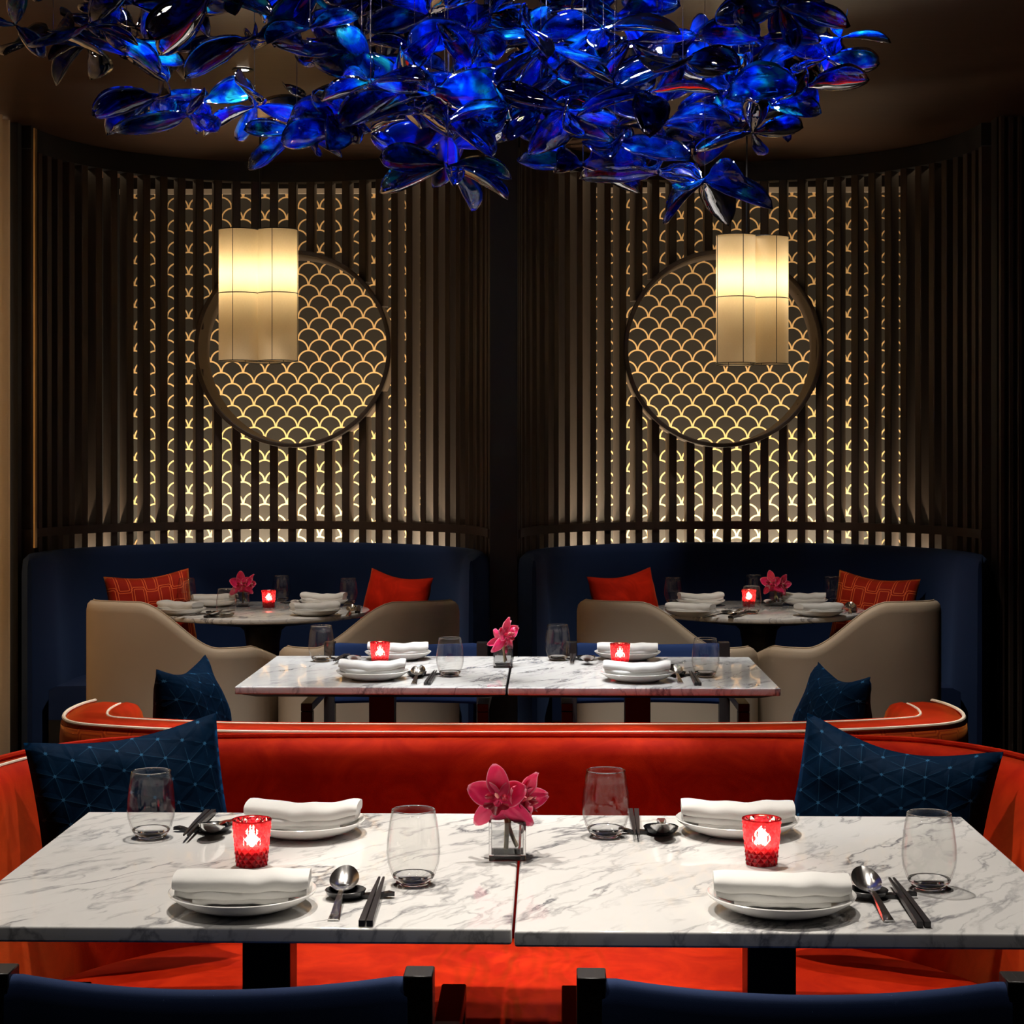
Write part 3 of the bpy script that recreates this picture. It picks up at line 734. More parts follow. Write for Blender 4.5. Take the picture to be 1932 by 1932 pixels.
pillow('red_pillow', 'plain red pillow at the left end of the right booth', 0.33, 0.34, 0.12, M['red_plain'], at(1184, 1154, 7.45), (R_(-14), R_(-5), R_(34)), 0.015, RG, 25)
pillow('red_pillow', 'red trellis-patterned pillow at the right end of the right booth', 0.36, 0.36, 0.12, M['red_pattern'], at(1646, 1164, 7.40), (R_(-14), R_(4), R_(-34)), 0.015, RG, 29)

# ------------------------------------------------------------------ cream tub chairs
def tub_chair(label, cxp, d, rz, flip):
    x, y = CW((cxp-CX)*d/F, d)
    t = thing('tub_chair', label, 'chair', (x, y, 0), (0, 0, rz), group='cream leather tub chairs')
    W, D = 0.320, 0.27
    # plan: right arm front -> round the back -> left arm front (faces +Y); one side high, the other low
    path = [(W-0.035, D), (W-0.008, D-0.03), (W, D-0.08), (W, 0.10)]
    for i in range(1, 24):
        a = -PI*i/24; c, s_ = math.cos(a), math.sin(a)
        path.append((W*math.copysign(abs(c)**0.55, c), 0.04+D*math.copysign(abs(s_)**0.55, s_)))
    path += [(-W, 0.10), (-W, D-0.08), (-W+0.008, D-0.03), (-W+0.035, D)]
    path = cr(path, 4); m = len(path)
    L = [0]
    for i in range(1, m): L.append(L[-1]+math.dist(path[i-1], path[i]))
    def top(tt):
        i_ = min(m-1, int(round(tt*(m-1)))); s_ = L[i_]/L[-1]; e = min(s_, 1-s_)
        u = -path[i_][0]/W*flip                       # +1 on the high side
        k = max(0, min(1, (u+0.62)/0.92)); k = k*k*(3-2*k)
        front = max(0, 1-e/0.035)
        yy = max(0, path[i_][1]+0.12)
        return 0.700+0.158*k - 0.035*front**2 - 0.16*yy - (0.05*(1-k)*yy)
    TH = 0.052
    prof = [(0.0, 0.10), (0.0, 0.50), (0.0, 0.96), (0.004, 0.985), (0.014, 0.997), (0.028, 1.0), (0.040, 0.995), (0.050, 0.98), (TH, 0.95), (TH, 0.50), (TH, 0.10)]
    def zf(tt, o, z):
        T_ = top(tt)
        if z <= 0.10: return 0.10
        if z == 0.50: return 0.40
        return T_-(1-z)*0.9
    MB().sweep(path, prof, -1, zfun=zf).build('shell', M['cream'], t, angle=60)
    q = off_path(path, 0.026, -1)
    b = MB(); b.tube([(x_, y_, top(i/(m-1))+0.001) for i, (x_, y_) in enumerate(q)], 0.0028, 6); b.build('rim_seam', M['cream'], t)
    st = off_path(path, TH+0.006, -1); ol = [p for i, p in enumerate(st) if i % 2 == 0 and p[1] < D-0.05]
    seat_mesh(ol, 0.0, 0.03, 0.30, 0.46).build('seat', M['cream'], t, angle=60)
    for sx in (-1, 1):
        for sy in (-1, 1):
            MB().box(sx*0.2-0.018, sx*0.2+0.018, 0.03+sy*0.18-0.018, 0.03+sy*0.18+0.018, 0, 0.30).build('leg', M['black_wood'], t)
    return t
tub_chair('cream tub chair at the far left, in front of the left round table', 342, 6.37, -R_(5), 1)
tub_chair('cream tub chair in front of the left round table, on its right side', 697, 6.37, R_(5), -1)
tub_chair('cream tub chair in front of the right round table, on its left side', 1259, 6.37, -R_(5), 1)
tub_chair('cream tub chair at the far right, in front of the right round table', 1597, 6.37, R_(5), -1)

# ------------------------------------------------------------------ navy chairs with dark wood frames
def frame_chair():
    t = thing('frame_chair', 'x', 'chair', group='navy canvas chairs with black wood frames')
    # local: sitter faces +Y, back posts at y=0
    W = 0.245; H = 0.765
    for s in (-1, 1):
        MB().box(s*W-0.017 if s > 0 else -W-0.017+0.0, s*W+0.017, -0.022, 0.022, 0, H).build('back_post', M['black_wood_x'], t, bevel=0.0015, seg=1)
        MB().box(s*(W+0.018)-0.017, s*(W+0.018)+0.017, 0.385, 0.425, 0, 0.60).build('front_leg', M['black_wood_x'], t, bevel=0.0015, seg=1)
        MB().box(s*(W+0.018)-0.017, s*(W+0.018)+0.017, 0.022, 0.425, 0.601, 0.625).build('armrest', M['black_wood_x'], t, bevel=0.0015, seg=1)
        MB().box(s*W-0.012, s*W+0.012, 0.022, 0.385, 0.37, 0.41).build('side_rail', M['black_wood_x'], t)
    # sling: thick padded canvas, sagging at the middle and bowing backwards
    b = MB(); nx = 28; prof = []
    for k in range(20):
        a = 2*PI*k/20; prof.append((0.016*math.copysign(abs(math.cos(a))**0.8, math.cos(a)), 0.0 if False else math.sin(a)))
    vs = []; fs = []
    for i in range(nx+1):
        u = -1+2*i/nx; q = 1-u*u; x = u*(W-0.012)
        yb = -0.004-0.036*q; zt = H-0.003-0.009*q-(0.003 if abs(u) > 0.97 else 0); zb = 0.565; zc = (zt+zb)/2; hh = (zt-zb)/2
        fat = 1.25 if abs(u) > 0.93 else 1.0
        for px_, s_ in prof:
            zz = zc + math.copysign(abs(s_)**0.25, s_)*hh if abs(s_) > 1e-6 else zc
            vs.append((x, yb+px_*fat, zz))
    n = len(prof)
    for i in range(nx):
        for k in range(n): fs.append((i*n+k, (i+1)*n+k, (i+1)*n+(k+1) % n, i*n+(k+1) % n))
    fs += [tuple(range(n)), tuple(reversed(range(nx*n, (nx+1)*n)))]
    b.add(vs, fs).build('sling_back', M['navy_canvas'], t, angle=60)
    MB().box(-W+0.01, W-0.01, 0.03, 0.41, 0.411, 0.455).build('seat', M['navy_canvas'], t, bevel=0.012, seg=3)
    MB().box(-W+0.012, W-0.012, 0.385, 0.415, 0.36, 0.41).build('front_rail', M['black_wood_x'], t)
    return t
fc = proto(frame_chair())
x, y = CW((394-CX)*2.085/F, 2.085); inst(fc, (x, y, 0), 0, 'navy canvas chair with black wood frame at the bottom left, back to the camera')
x, y = CW((1517-CX)*2.065/F, 2.065); inst(fc, (x, y, 0), R_(-0.5), 'navy canvas chair with black wood frame at the bottom right, back to the camera')
x, y = CW((766-CX)*5.76/F, 5.76); inst(fc, (x, y, 0), PI, 'navy canvas chair behind the left middle table, facing the camera')
x, y = CW((1222-CX)*5.76/F, 5.76); inst(fc, (x, y, 0), PI, 'navy canvas chair behind the right middle table, facing the camera')

# ------------------------------------------------------------------ tableware prototypes
def p_plate():
    t = MB().lathe([(0, 0.006), (0.060, 0.0065), (0.080, 0.012), (0.0965, 0.0225), (0.0985, 0.0245), (0.1000, 0.0235), (0.0985, 0.0205), (0.082, 0.0090), (0.062, 0.0030), (0.058, 0.0), (0.052, 0.0), (0.052, 0.0022), (0, 0.0022)], 72).build('dinner_plate', M['porcelain'], angle=70)
    return tag(t, 'x', 'plate')
def p_napkin(seed, bendk=1.0):
    b = MB()
    layers = [(0.128, 0.060, 0.0075, 0.013), (0.176, 0.066, 0.0155, 0.017), (0.182, 0.070, 0.0290, 0.024)]
    for li, (L_, W_, zc, th) in enumerate(layers):
        nx, nk = 30, 20; vs = []; fs = []
        for i in range(nx+1):
            u = -1+2*i/nx
            x = u*L_/2; e = 1-abs(u)**10*0.28
            skew = 0.006*noise.noise(Vector((seed*3.1+u*1.5, li*2.0, 0)))
            zoff = 0.0065*bendk*(abs(u)**2.2)*(0.3+0.7*(li > 0)) + 0.0025*noise.noise(Vector((u*3+seed, li, 5.0)))
            for k in range(nk):
                a = 2*PI*k/nk; c, s_ = math.cos(a), math.sin(a)
                yy = W_/2*math.copysign(abs(c)**0.55, c)*(0.97+0.03*e); zz = th/2*math.copysign(abs(s_)**0.7, s_)*e
                zz += 0.0018*noise.noise(Vector((x*28+seed, yy*40, li*7.0)))
                zz -= 0.002*(yy/(W_/2))**2 if li == 2 else 0
                vs.append((x, yy+skew, zc+zoff+zz))
        for i in range(nx):
            for k in range(nk): fs.append((i*nk+k, (i+1)*nk+k, (i+1)*nk+(k+1) % nk, i*nk+(k+1) % nk))
        fs += [tuple(range(nk)), tuple(reversed(range(nx*nk, (nx+1)*nk)))]
        b.add(vs, fs)
    t = b.build('folded_napkin', M['linen'], angle=50)
    return tag(t, 'x', 'napkin')
def p_glass():
    t = thing('water_glass', 'x', 'glass')
    MB().lathe([(0.0300, 0.0125), (0.0320, 0.016), (0.0370, 0.032), (0.0385, 0.046), (0.0376, 0.064), (0.0350, 0.085), (0.0312, 0.106),
        (0.0300, 0.106), (0.0338, 0.085), (0.0364, 0.064), (0.0373, 0.046), (0.0357, 0.032), (0.0305, 0.018), (0.0285, 0.0155)], 64).build('bowl', M['glass'], t, angle=180)
    MB().lathe([(0, 0.0018), (0.017, 0.0004), (0.0205, 0.0), (0.0235, 0.0018), (0.0275, 0.0075), (0.0303, 0.0125), (0.0290, 0.0150), (0.0265, 0.0115), (0.019, 0.0072), (0.010, 0.0058), (0, 0.0054)], 56).build('thick_base', M['solid_glass'], t, angle=180)
    MB().tube([(0.0306*math.cos(2*PI*i/56), 0.0306*math.sin(2*PI*i/56), 0.1064) for i in range(56)], 0.00085, 8, True).build('rim', M['solid_glass'], t)
    return t
def p_rest():
    b = MB().lathe([(0, 0.004), (0.016, 0.0045), (0.024, 0.009), (0.0275, 0.0125), (0.0285, 0.0118), (0.026, 0.006), (0.019, 0.0), (0, 0.0)], 40)
    b.build
    pts = [(0.020, 0, 0.0045), (0.034, 0, 0.005), (0.046, 0, 0.0035), (0.052, 0, 0.006), (0.060, 0, 0.0075), (0.068, 0, 0.0065)]
    for i in range(len(pts)-1):
        pass
    vs = []; fs = []
    wd = [0.006, 0.0075, 0.0075, 0.0065, 0.007, 0.003]
    for (x, y, z), wq in zip(pts, wd):
        vs += [(x, -wq, z-0.004 if z > 0.0045 else 0.0), (x, wq, z-0.004 if z > 0.0045 else 0.0), (x, wq, z+0.001), (x, -wq, z+0.001)]
    for i in range(len(pts)-1):
        for k in range(4): fs.append((i*4+k, (i+1)*4+k, (i+1)*4+(k+1) % 4, i*4+(k+1) % 4))
    fs += [(0, 1, 2, 3), tuple(range(len(vs)-1, len(vs)-5, -1))]
    b.add(vs, fs)
    t = b.build('cutlery_rest', M['black_plastic'], angle=60)
    return tag(t, 'x', 'cutlery rest')
def p_spoon():
    # bowl centred on origin, handle runs towards -Y down to the table
    b = MB(); BL, BW, BD = 0.033, 0.0205, 0.0105
    def top(sg):
        def fn(a, c):
            r = a; th = c*2*PI
            x = BW*r*math.sin(th); y = BL*r*math.cos(th)
            z = -BD*(1-r*r) + 0.30*y*1.0 + (-0.0011 if sg < 0 else 0)*(1)
            return (x*(1-0.10*math.cos(th)*r), y, z+0.011)
        return fn
    b.grid(top(1), 10, 36); b.grid(top(-1), 10, 36, flip=True)
    # rim closing strip
    vs = []; fs = []
    for j in range(37):
        vs += [top(1)(1, j/36), top(-1)(1, j/36)]
    for j in range(36): fs.append((2*j, 2*j+2, 2*j+3, 2*j+1))
    b.add(vs, fs)
    # handle
    hp = [(-0.031, 0.0015, 0.0042, 0.0016), (-0.040, 0.0030, 0.0034, 0.0018), (-0.060, 0.0035, 0.0040, 0.0016), (-0.095, -0.0010, 0.0056, 0.0013), (-0.130, -0.0065, 0.0072, 0.0012), (-0.150, -0.0088, 0.0080, 0.0012), (-0.153, -0.0088, 0.0078, 0.0010)]
    vs = []; fs = []
    for y, z, wq, h in hp: vs += [(-wq, y, z-h), (wq, y, z-h), (wq*0.75, y, z+h), (-wq*0.75, y, z+h)]
    for i in range(len(hp)-1):
        for k in range(4): fs.append((i*4+k, (i+1)*4+k, (i+1)*4+(k+1) % 4, i*4+(k+1) % 4))
    fs += [(0, 1, 2, 3), tuple(range(len(vs)-1, len(vs)-5, -1))]
    b.add(vs, fs)
    t = b.build('soup_spoon', M['steel'], angle=50)
    return tag(t, 'x', 'spoon')
def p_chop():
    # tip at +Y end, length .225, origin at thick end on the table
    b = MB(); vs = []; fs = []
    for y, w_ in ((0, 0.0040), (0.0, 0.0042), (0.12, 0.0034), (0.222, 0.0016), (0.225, 0.0012)):
        vs += [(-w_, y, 0), (w_, y, 0), (w_, y, 2*w_), (-w_, y, 2*w_)]
    for i in range(4):
        for k in range(4): fs.append((i*4+k, (i+1)*4+k, (i+1)*4+(k+1) % 4, i*4+(k+1) % 4))
    fs += [(0, 1, 2, 3), (19, 18, 17, 16)]
    t = b.add(vs, fs).build('chopstick', M['chop'], bevel=0.0005, seg=1, smooth=False)
    return tag(t, 'x', 'chopstick')
def p_candle():
    t = thing('votive_candle', 'x', 'candle holder')
    b = MB(); nu, nv = 28, 11; vs = []; fs = []
    H0, H1, r0, r1 = 0.0, 0.068, 0.0225, 0.0285
    for j in range(nv+1):
        z = H0+(H1-H0)*j/nv; r = r0+(r1-r0)*j/nv
        for i in range(nu):
            a = 2*PI*i/nu; rr = r + (0.0016 if (i+j) % 2 else -0.0002)
            vs.append((rr*math.cos(a), rr*math.sin(a), z))
    for j in range(nv):
        for i in range(nu):
            a0 = j*nu+i; a1 = j*nu+(i+1) % nu; c0 = (j+1)*nu+i; c1 = (j+1)*nu+(i+1) % nu
            if (i+j) % 2 == 0: fs += [(a0, a1, c1), (a0, c1, c0)]
            else: fs += [(a0, a1, c0), (a1, c1, c0)]
    b.add(vs, fs)
    b.build('cut_glass_cup', M['red_glass'], t, smooth=False)
    MB().tube([(r1*math.cos(2*PI*i/48), r1*math.sin(2*PI*i/48), H1) for i in range(48)], 0.0013, 8, True).build('rim', M['red_glass'], t)
    MB().lathe([(0, 0.0015), (0.0222, 0.0015), (0.0222, 0.0005), (0, 0.0005)], 40).build('cup_base', M['red_glass'], t)
    MB().lathe([(0, 0.0105), (0.0185, 0.0105), (0.0190, 0.028), (0.017, 0.030), (0, 0.029)], 32).build('wax', M['wax'], t)
    MB().lathe([(0, 0.030), (0.0070, 0.033), (0.0085, 0.039), (0.0050, 0.049), (0, 0.060)], 16).build('flame', M['flame'], t)
    return t
def vase_parts():
    t = thing('glass_vase', 'x', 'vase')
    W, H = 0.028, 0.058; b = MB()
    # open square box: outer, inner, thick bottom
    o = [(-W,-W), (W,-W), (W,W), (-W,W)]; i_ = [(x*0.87, y*0.87) for x, y in o]
    vs = [(x, y, 0) for x, y in o]+[(x, y, H) for x, y in o]+[(x, y, H) for x, y in i_]+[(x, y, 0.009) for x, y in i_]
    fs = [(3,2,1,0)]+[(k, (k+1) % 4, 4+(k+1) % 4, 4+k) for k in range(4)]+[(4+k, 4+(k+1) % 4, 8+(k+1) % 4, 8+k) for k in range(4)]+[(8+k, 8+(k+1) % 4, 12+(k+1) % 4, 12+k) for k in range(4)]+[(12,13,14,15)]
    b.add(vs, fs).build('cube_body', M['solid_glass'], t, bevel=0.0012, seg=2)
    MB().box(-W*0.86, W*0.86, -W*0.86, W*0.86, 0.0092, 0.036).build('water', M['water'], t, bevel=0.001, seg=1)
    MB().box(-W*0.72, W*0.72, -W*0.72, W*0.72, 0.0015, 0.0060).build('base_insert', M['black_plastic'], t, bevel=0.001, seg=1)
    return t
def petal_mesh(name, L_, W_, curl, cup, mat, parent, mtx, tipw=0.0, wav=0.0, seed=0):
    b = MB(); nu, nv = 10, 12
    def surf(sg):
        def fn(a, c):
            u = 2*a-1; v = c
            wd = W_/2*(math.sin(PI*min(1, (v**0.8)*0.94+0.04))**0.65)*(1+tipw*(v-0.5))
            x = u*wd; y = L_*v
            z = curl*L_*v*v - cup*(1-u*u)*wd + 0.0012*sg*0.4 + wav*noise.noise(Vector((u*2+seed, v*3, seed)))*W_
            return mtx @ Vector((x, y*(1-0.15*abs(curl)*v), z))
        return fn
    uvf = lambda a, c: (2*a-1, c)
    b.grid(surf(1), nu, nv, uvfn=uvf); b.grid(surf(-1), nu, nv, uvfn=uvf, flip=True)
    return b.build(name, mat, parent, angle=180)
def p_orchid():
    t = thing('orchid_bloom', 'x', 'flower')
    def bloom(c, rot, s, seed):
        """a bloom facing local -Y"""
        base = Matrix.Translation(Vector(c)) @ Euler(rot).to_matrix().to_4x4() @ Matrix.Rotation(PI/2, 4, 'X')
        # after this, petals spread in the plane facing -Y; +Z of petal space looks to the viewer
        for k, (ang, L_, W_, curl, cup) in enumerate([(0, 0.052, 0.032, 0.25, 0.5), (68, 0.046, 0.034, 0.12, 0.35), (-68, 0.046, 0.034, 0.12, 0.35), (128, 0.056, 0.026, -0.25, -0.3), (-128, 0.056, 0.026, -0.2, -0.3)]):
            mt = base @ Matrix.Rotation(R_(ang+seed*3 % 7), 4, 'Z') @ Matrix.Rotation(R_(14 if k < 3 else -8), 4, 'X') @ Matrix.Scale(s, 4)
            petal_mesh('petal', L_, W_, curl, cup, M['orchid'], t, mt, 0.1, 0.12, seed+k*1.7)
        lb = base @ Matrix.Scale(s, 4)
        q = MB()
        def lip(a, c_):
            th = -1.5+3.0*a; r = 0.006+0.010*c_+0.003*math.sin(a*PI*5)*c_
            return lb @ Vector((r*math.sin(th), -0.004-r*math.cos(th)*0.9, 0.020*(1-c_)*0.4+0.014*c_))
        q.grid(lip, 20, 6)
        for sx in (-1, 1):
            q.lathe([(0.0005, 0.004), (0.004, 0.007), (0.005, 0.014), (0.003, 0.021), (0.0005, 0.024)], 10, lb @ Matrix.Translation((sx*0.006, 0.003, 0)) @ Matrix.Rotation(R_(sx*18), 4, 'Y'))
        q.build('lip', M['orchid_lip'], t, angle=80)
        MB().lathe([(0.0005, 0.006), (0.0022, 0.009), (0.0026, 0.018), (0.0005, 0.024)], 10, lb @ Matrix.Rotation(R_(-20), 4, 'X')).build('column', M['orchid_pale'], t)
    bloom((-0.012, -0.012, 0.088), (R_(-12), 0, R_(-18)), 1.15, 1)
    bloom((0.022, 0.000, 0.083), (R_(-4), R_(20), R_(42)), 1.0, 4)
    bloom((0.030, 0.018, 0.075), (R_(-20), R_(-15), R_(85)), 0.85, 8)
    MB().tube(cr([(-0.006, -0.006, 0.080), (-0.001, -0.004, 0.055), (-0.001, -0.004, 0.035), (-0.002, -0.006, 0.012)], 4), [0.0036]*13, 8).build('stem', M['stem'], t)
    MB().tube(cr([(0.016, 0.002, 0.078), (0.003, 0.000, 0.052), (0.006, -0.002, 0.035), (0.015, -0.004, 0.015)], 4), [0.0032]*13, 8).build('stem', M['stem'], t)
    return t
plate0 = proto(p_plate()); naps = [proto(p_napkin(1, 0.6)), proto(p_napkin(2, 1.4)), proto(p_napkin(3, 1.0))]
glass0 = proto(p_glass()); rest0 = proto(p_rest()); spoon0 = proto(p_spoon()); chop0 = proto(p_chop())
candle0 = proto(p_candle()); vase0 = proto(vase_parts()); orchid0 = proto(p_orchid())
ZT = 0.7503
def ang(a, b): return math.atan2(-(b[0]-a[0]), b[1]-a[1])     # rotation turning +Y towards b-a
NAPI = [0]
def setting(tab, seat, plate, nrot, glass, rest, spoon, chops, g):
    """places one cover; all picture points are turned into points on the table top"""
    S = f'{seat} of the {tab}'
    px, py = plate; p = UP(px, py, ZT+0.02)
    inst(plate0, (*p, ZT), 0.0, f'round white plate under a napkin, {S}', f'plates on the {tab}')
    k = NAPI[0] % 3; NAPI[0] += 1
    inst(naps[k], (*p, ZT+0.0068), nrot, f'white linen napkin folded on a plate, {S}', f'napkins on the {tab}')
    if glass:
        q = UP(glass[0], glass[1], ZT); inst(glass0, (*q, ZT), rnd.uniform(0, 1), f'clear stemless glass, {S}', f'glasses on the {tab}')
    if rest:
        r = UP(rest[0], rest[1], ZT+0.005); inst(rest0, (*r, ZT), rest[2], f'black spoon rest with a dish end, {S}', f'cutlery rests on the {tab}')
    if spoon:
        a = UP(spoon[0], spoon[1], ZT+0.018); b = UP(spoon[2], spoon[3], ZT+0.002)
        o = inst(spoon0, (*a, ZT+0.0105), ang(b, a), f'polished soup spoon leaning on its rest, {S}', f'spoons on the {tab}')
        L_ = math.dist(a, b)
    if chops:
        a = UP(chops[0], chops[1], ZT+0.010); b = UP(chops[2], chops[3], ZT+0.004)
        rz = ang(b, a); n_ = Vector((math.cos(rz), math.sin(rz), 0))
        for s, nm in ((-1, 'left'), (1, 'right')):
            lo = Vector((*b, ZT+0.0004)) + n_*s*0.0052
            inst(chop0, lo, (R_(2.6), 0, rz + s*R_(0.55)), f'{nm} black chopstick of the pair, {S}', f'chopsticks on the {tab}')
T1, T2 = 'left front table', 'right front table'
setting(T1, 'near side', (458, 1683), R_(4), (780, 1668), (652, 1687, R_(2)), (650, 1660, 626, 1742), (723, 1650, 690, 1743), 'a')
setting(T1, 'far side', (573, 1549), R_(-2), (285, 1580), (405, 1564, PI+R_(-4)), (398, 1561, 458, 1537), (343, 1586, 397, 1532), 'b')
setting(T2, 'far side', (1391, 1547), R_(-3), (1143, 1578), (1247, 1567, PI), (1250, 1562, 1247, 1535), (1203, 1588, 1195, 1530), 'c')
setting(T2, 'near side', (1474, 1689), R_(-4), (1753, 1676), (1637, 1687, R_(2)), (1634, 1662, 1684, 1744), (1676, 1652, 1743, 1745), 'd')
T3, T4 = 'left middle table', 'right middle table'
setting(T3, 'near side', (703, 1267), R_(2), (849, 1276), (786, 1272, R_(2)), (789, 1266, 781, 1289), (824, 1264, 806, 1290), 'e')
setting(T3, 'far side', (751, 1231), R_(3), (606, 1248), (664, 1242, PI), (668, 1242, 680, 1236), (628, 1250, 655, 1236), 'f')
setting(T4, 'far side', (1184, 1231), R_(-3), (1052, 1246), (1106, 1242, PI), (1108, 1242, 1106, 1235), (1078, 1250, 1081, 1236), 'g')
setting(T4, 'near side', (1202, 1270), R_(-4), (1331, 1277), (1275, 1272, R_(2)), (1274, 1264, 1286, 1290), (1300, 1265, 1317, 1291), 'h')
T5, T6 = 'left round table', 'right round table'
setting(T5, 'front left', (340, 1149), R_(-30), (427, 1164), (402, 1157, R_(-20)), (406, 1156, 374, 1164), (424, 1155, 388, 1164), 'i')
setting(T5, 'back left', (405, 1134), R_(20), (352, 1140), None, None, None, 'j')
setting(T5, 'back right', (611, 1133), R_(-10), (531, 1134), (559, 1136, R_(200)), (557, 1136, 563, 1131), None, 'k')
setting(T5, 'front right', (594, 1151), R_(25), (657, 1140), None, (663, 1148, 659, 1159), (677, 1145, 674, 1155), 'l')
setting(T6, 'front left', (1303, 1152), R_(-25), (1418, 1158), (1374, 1156, R_(0)), (1386, 1155, 1360, 1164), (1410, 1154, 1378, 1164.5), 'm')
setting(T6, 'back left', (1322, 1133), R_(10), (1270, 1138), None, None, None, 'n')
setting(T6, 'back right', (1516, 1132), R_(-10), (1422, 1132), (1448, 1136, PI), (1450, 1135, 1456, 1131), None, 'o')
setting(T6, 'front right', (1544, 1152), R_(25), (1570, 1136), None, (1604, 1143, 1604, 1154), (1613, 1144, 1611, 1154), 'p')
for (cx_, cy_, lab) in ((475, 1632, 'behind the near plate of the left front table'), (1437, 1630, 'behind the near plate of the right front table'), (717, 1256, 'between the plates of the left middle table'), (1170, 1259, 'between the plates of the right middle table'),
                        (507, 1146, 'beside the vase on the left round table'), (1413, 1144, 'beside the vase on the right round table')):
    q = UP(cx_, cy_, ZT)
    o = inst(candle0, (*q, ZT), rnd.uniform(0, 1), 'red cut-glass cup with a lit candle, ' + lab, 'red candle cups')
    big = cy_ > 1500
    point((q[0], q[1], ZT+0.048), 0.30, (1.0, 0.52, 0.22), 0.006)
for (vx, vy, rz, lab) in ((957, 1617, R_(3), 'where the two front tables meet'), (949, 1258, R_(70), 'where the two middle tables meet'), (458, 1144, R_(30), 'on the left round table'), (1463, 1143, R_(-15), 'on the right round table')):
    q = UP(vx, vy, ZT)
    inst(vase0, (*q, ZT), R_(2) if vy > 1200 else rz*0.3, 'small square glass vase of water, ' + lab, 'square glass vases')
    inst(orchid0, (*q, ZT+0.002), rz, 'magenta orchid blooms in a glass vase, ' + lab, 'magenta orchids')

# ------------------------------------------------------------------ lantern pendants
def lantern(px, d, rz, label):
    x, y = CW((px-CX)*d/F, d)
    t = thing('lantern_pendant', label, 'pendant lamp', (x, y, 1.735), (0, 0, rz), group='linen lantern pendants')
    r, H = 0.0785, 0.513; Rc = r*1.13
    for k, a in enumerate((R_(-150), R_(-30), R_(90))):
        cx_, cy_ = Rc*math.cos(a), Rc*math.sin(a)
        cyl = MB().lathe([(r, 0), (r, H)], 48).build('linen_shade', M['shade'], t, loc=(cx_, cy_, 0))
        for z in (0, H*0.515, H):
            MB().tube([(r*1.006*math.cos(2*PI*i/40), r*1.006*math.sin(2*PI*i/40), z) for i in range(40)], 0.0017, 6, True).build('hoop', M['metal_black'], cyl)
        for j in range(4):
            an = R_(-98+90*j); MB().tube([(r*1.006*math.cos(an), r*1.006*math.sin(an), 0), (r*1.006*math.cos(an), r*1.006*math.sin(an), H)], 0.0013, 6).build('rib', M['metal_black'], cyl)
        MB().tube([(0, 0, H), (-cx_*0.9, -cy_*0.9, H+0.004)], 0.002, 6).build('spoke', M['metal_black'], cyl)
        MB().lathe([(0, 0.30), (0.012, 0.31), (0.018, 0.335), (0.010, 0.36), (0.010, 0.39), (0, 0.39)], 16).build('bulb', mat_bulb, cyl)
        point((cx_, cy_, 0.335), 1.7, (1.0, 0.80, 0.48), 0.022, t)
    MB().tube([(0, 0, H-0.02), (0, 0, CEIL-1.735-0.012)], 0.0042, 8).build('cord', M['metal_black'], t)
    MB().lathe([(0, CEIL-1.735-0.02), (0.045, CEIL-1.735-0.018), (0.05, CEIL-1.735-0.001), (0, CEIL-1.735-0.001)], 24).build('canopy', M['metal_black'], t)
mat_bulb = mat_simple('frosted_bulb', (0.9, 0.8, 0.6), 0.4, Alpha=0.15)
lantern(491, 7.07, 0, 'three-tube linen lantern hanging over the left round table')
lantern(1409, 7.27, R_(24), 'three-tube linen lantern hanging over the right round table')

# ------------------------------------------------------------------ ceiling downlights
def downlight(x, y, label):
    t = thing('downlight', label, 'downlight', (x, y, CEIL), group='ceiling downlights')
    MB().lathe([(0.022, -0.001), (0.036, -0.001), (0.038, -0.004), (0.036, -0.007), (0.023, -0.006)], 28).build('trim_ring', M['metal_black'], t)
    MB().lathe([(0, -0.002), (0.022, -0.002), (0.022, -0.0005), (0, -0.0005)], 24).build('lens', M['lens'], t)
names = ['over the left front table', 'over the right front table', 'over the left half of the near sofa', 'over the right half of the near sofa', 'over the left middle table', 'over the right middle table', 'above the bottom left navy chair', 'above the bottom right navy chair', 'added to brighten the left tub chairs', 'added to brighten the right tub chairs', 'over the left half of the far sofa', 'over the right half of the far sofa']
for sp, nm in zip(SPOTS, names):
    downlight(sp[0], sp[1], 'small recessed downlight ' + nm); spot(*sp)
d1 = PD(458, 130, 6.1); d2 = PD(556, 243, 7.2)
for k, (x, y, tx, ty, p_, cn, nm) in enumerate([
      (d1[0], d1[1], RT[0][0], 6.80, 34, 52, 'glinting through the glass above the left round table, nearer one'),
      (d2[0], d2[1], RT[0][0], 7.70, 15, 56, 'above the left round table, farther one'),
      (0.60, 6.1, RT[1][0], 6.80, 34, 52, 'above the right tub chairs'),
      (RT[1][0]-0.1, 7.2, RT[1][0], 7.70, 15, 56, 'above the right round table')]):
    downlight(x, y, 'small recessed downlight ' + nm); spot(x, y, tx, ty, 0.75, p_*1.6, cn, 0.5, 0.03)

wl_ = bpy.data.lights.new('curtain_backlight', 'AREA'); wl_.shape = 'RECTANGLE'; wl_.size = 2.6; wl_.size_y = 2.0; wl_.energy = 75; wl_.color = (1.0, 0.90, 0.76)  # unseen area lamp added behind the curtain to light it through
wo_ = bpy.data.objects.new('curtain_backlight', wl_); col.objects.link(wo_); wo_.location = (-2.70, 5.6, 1.4); wo_.rotation_euler = (PI/2, 0, -PI/2)
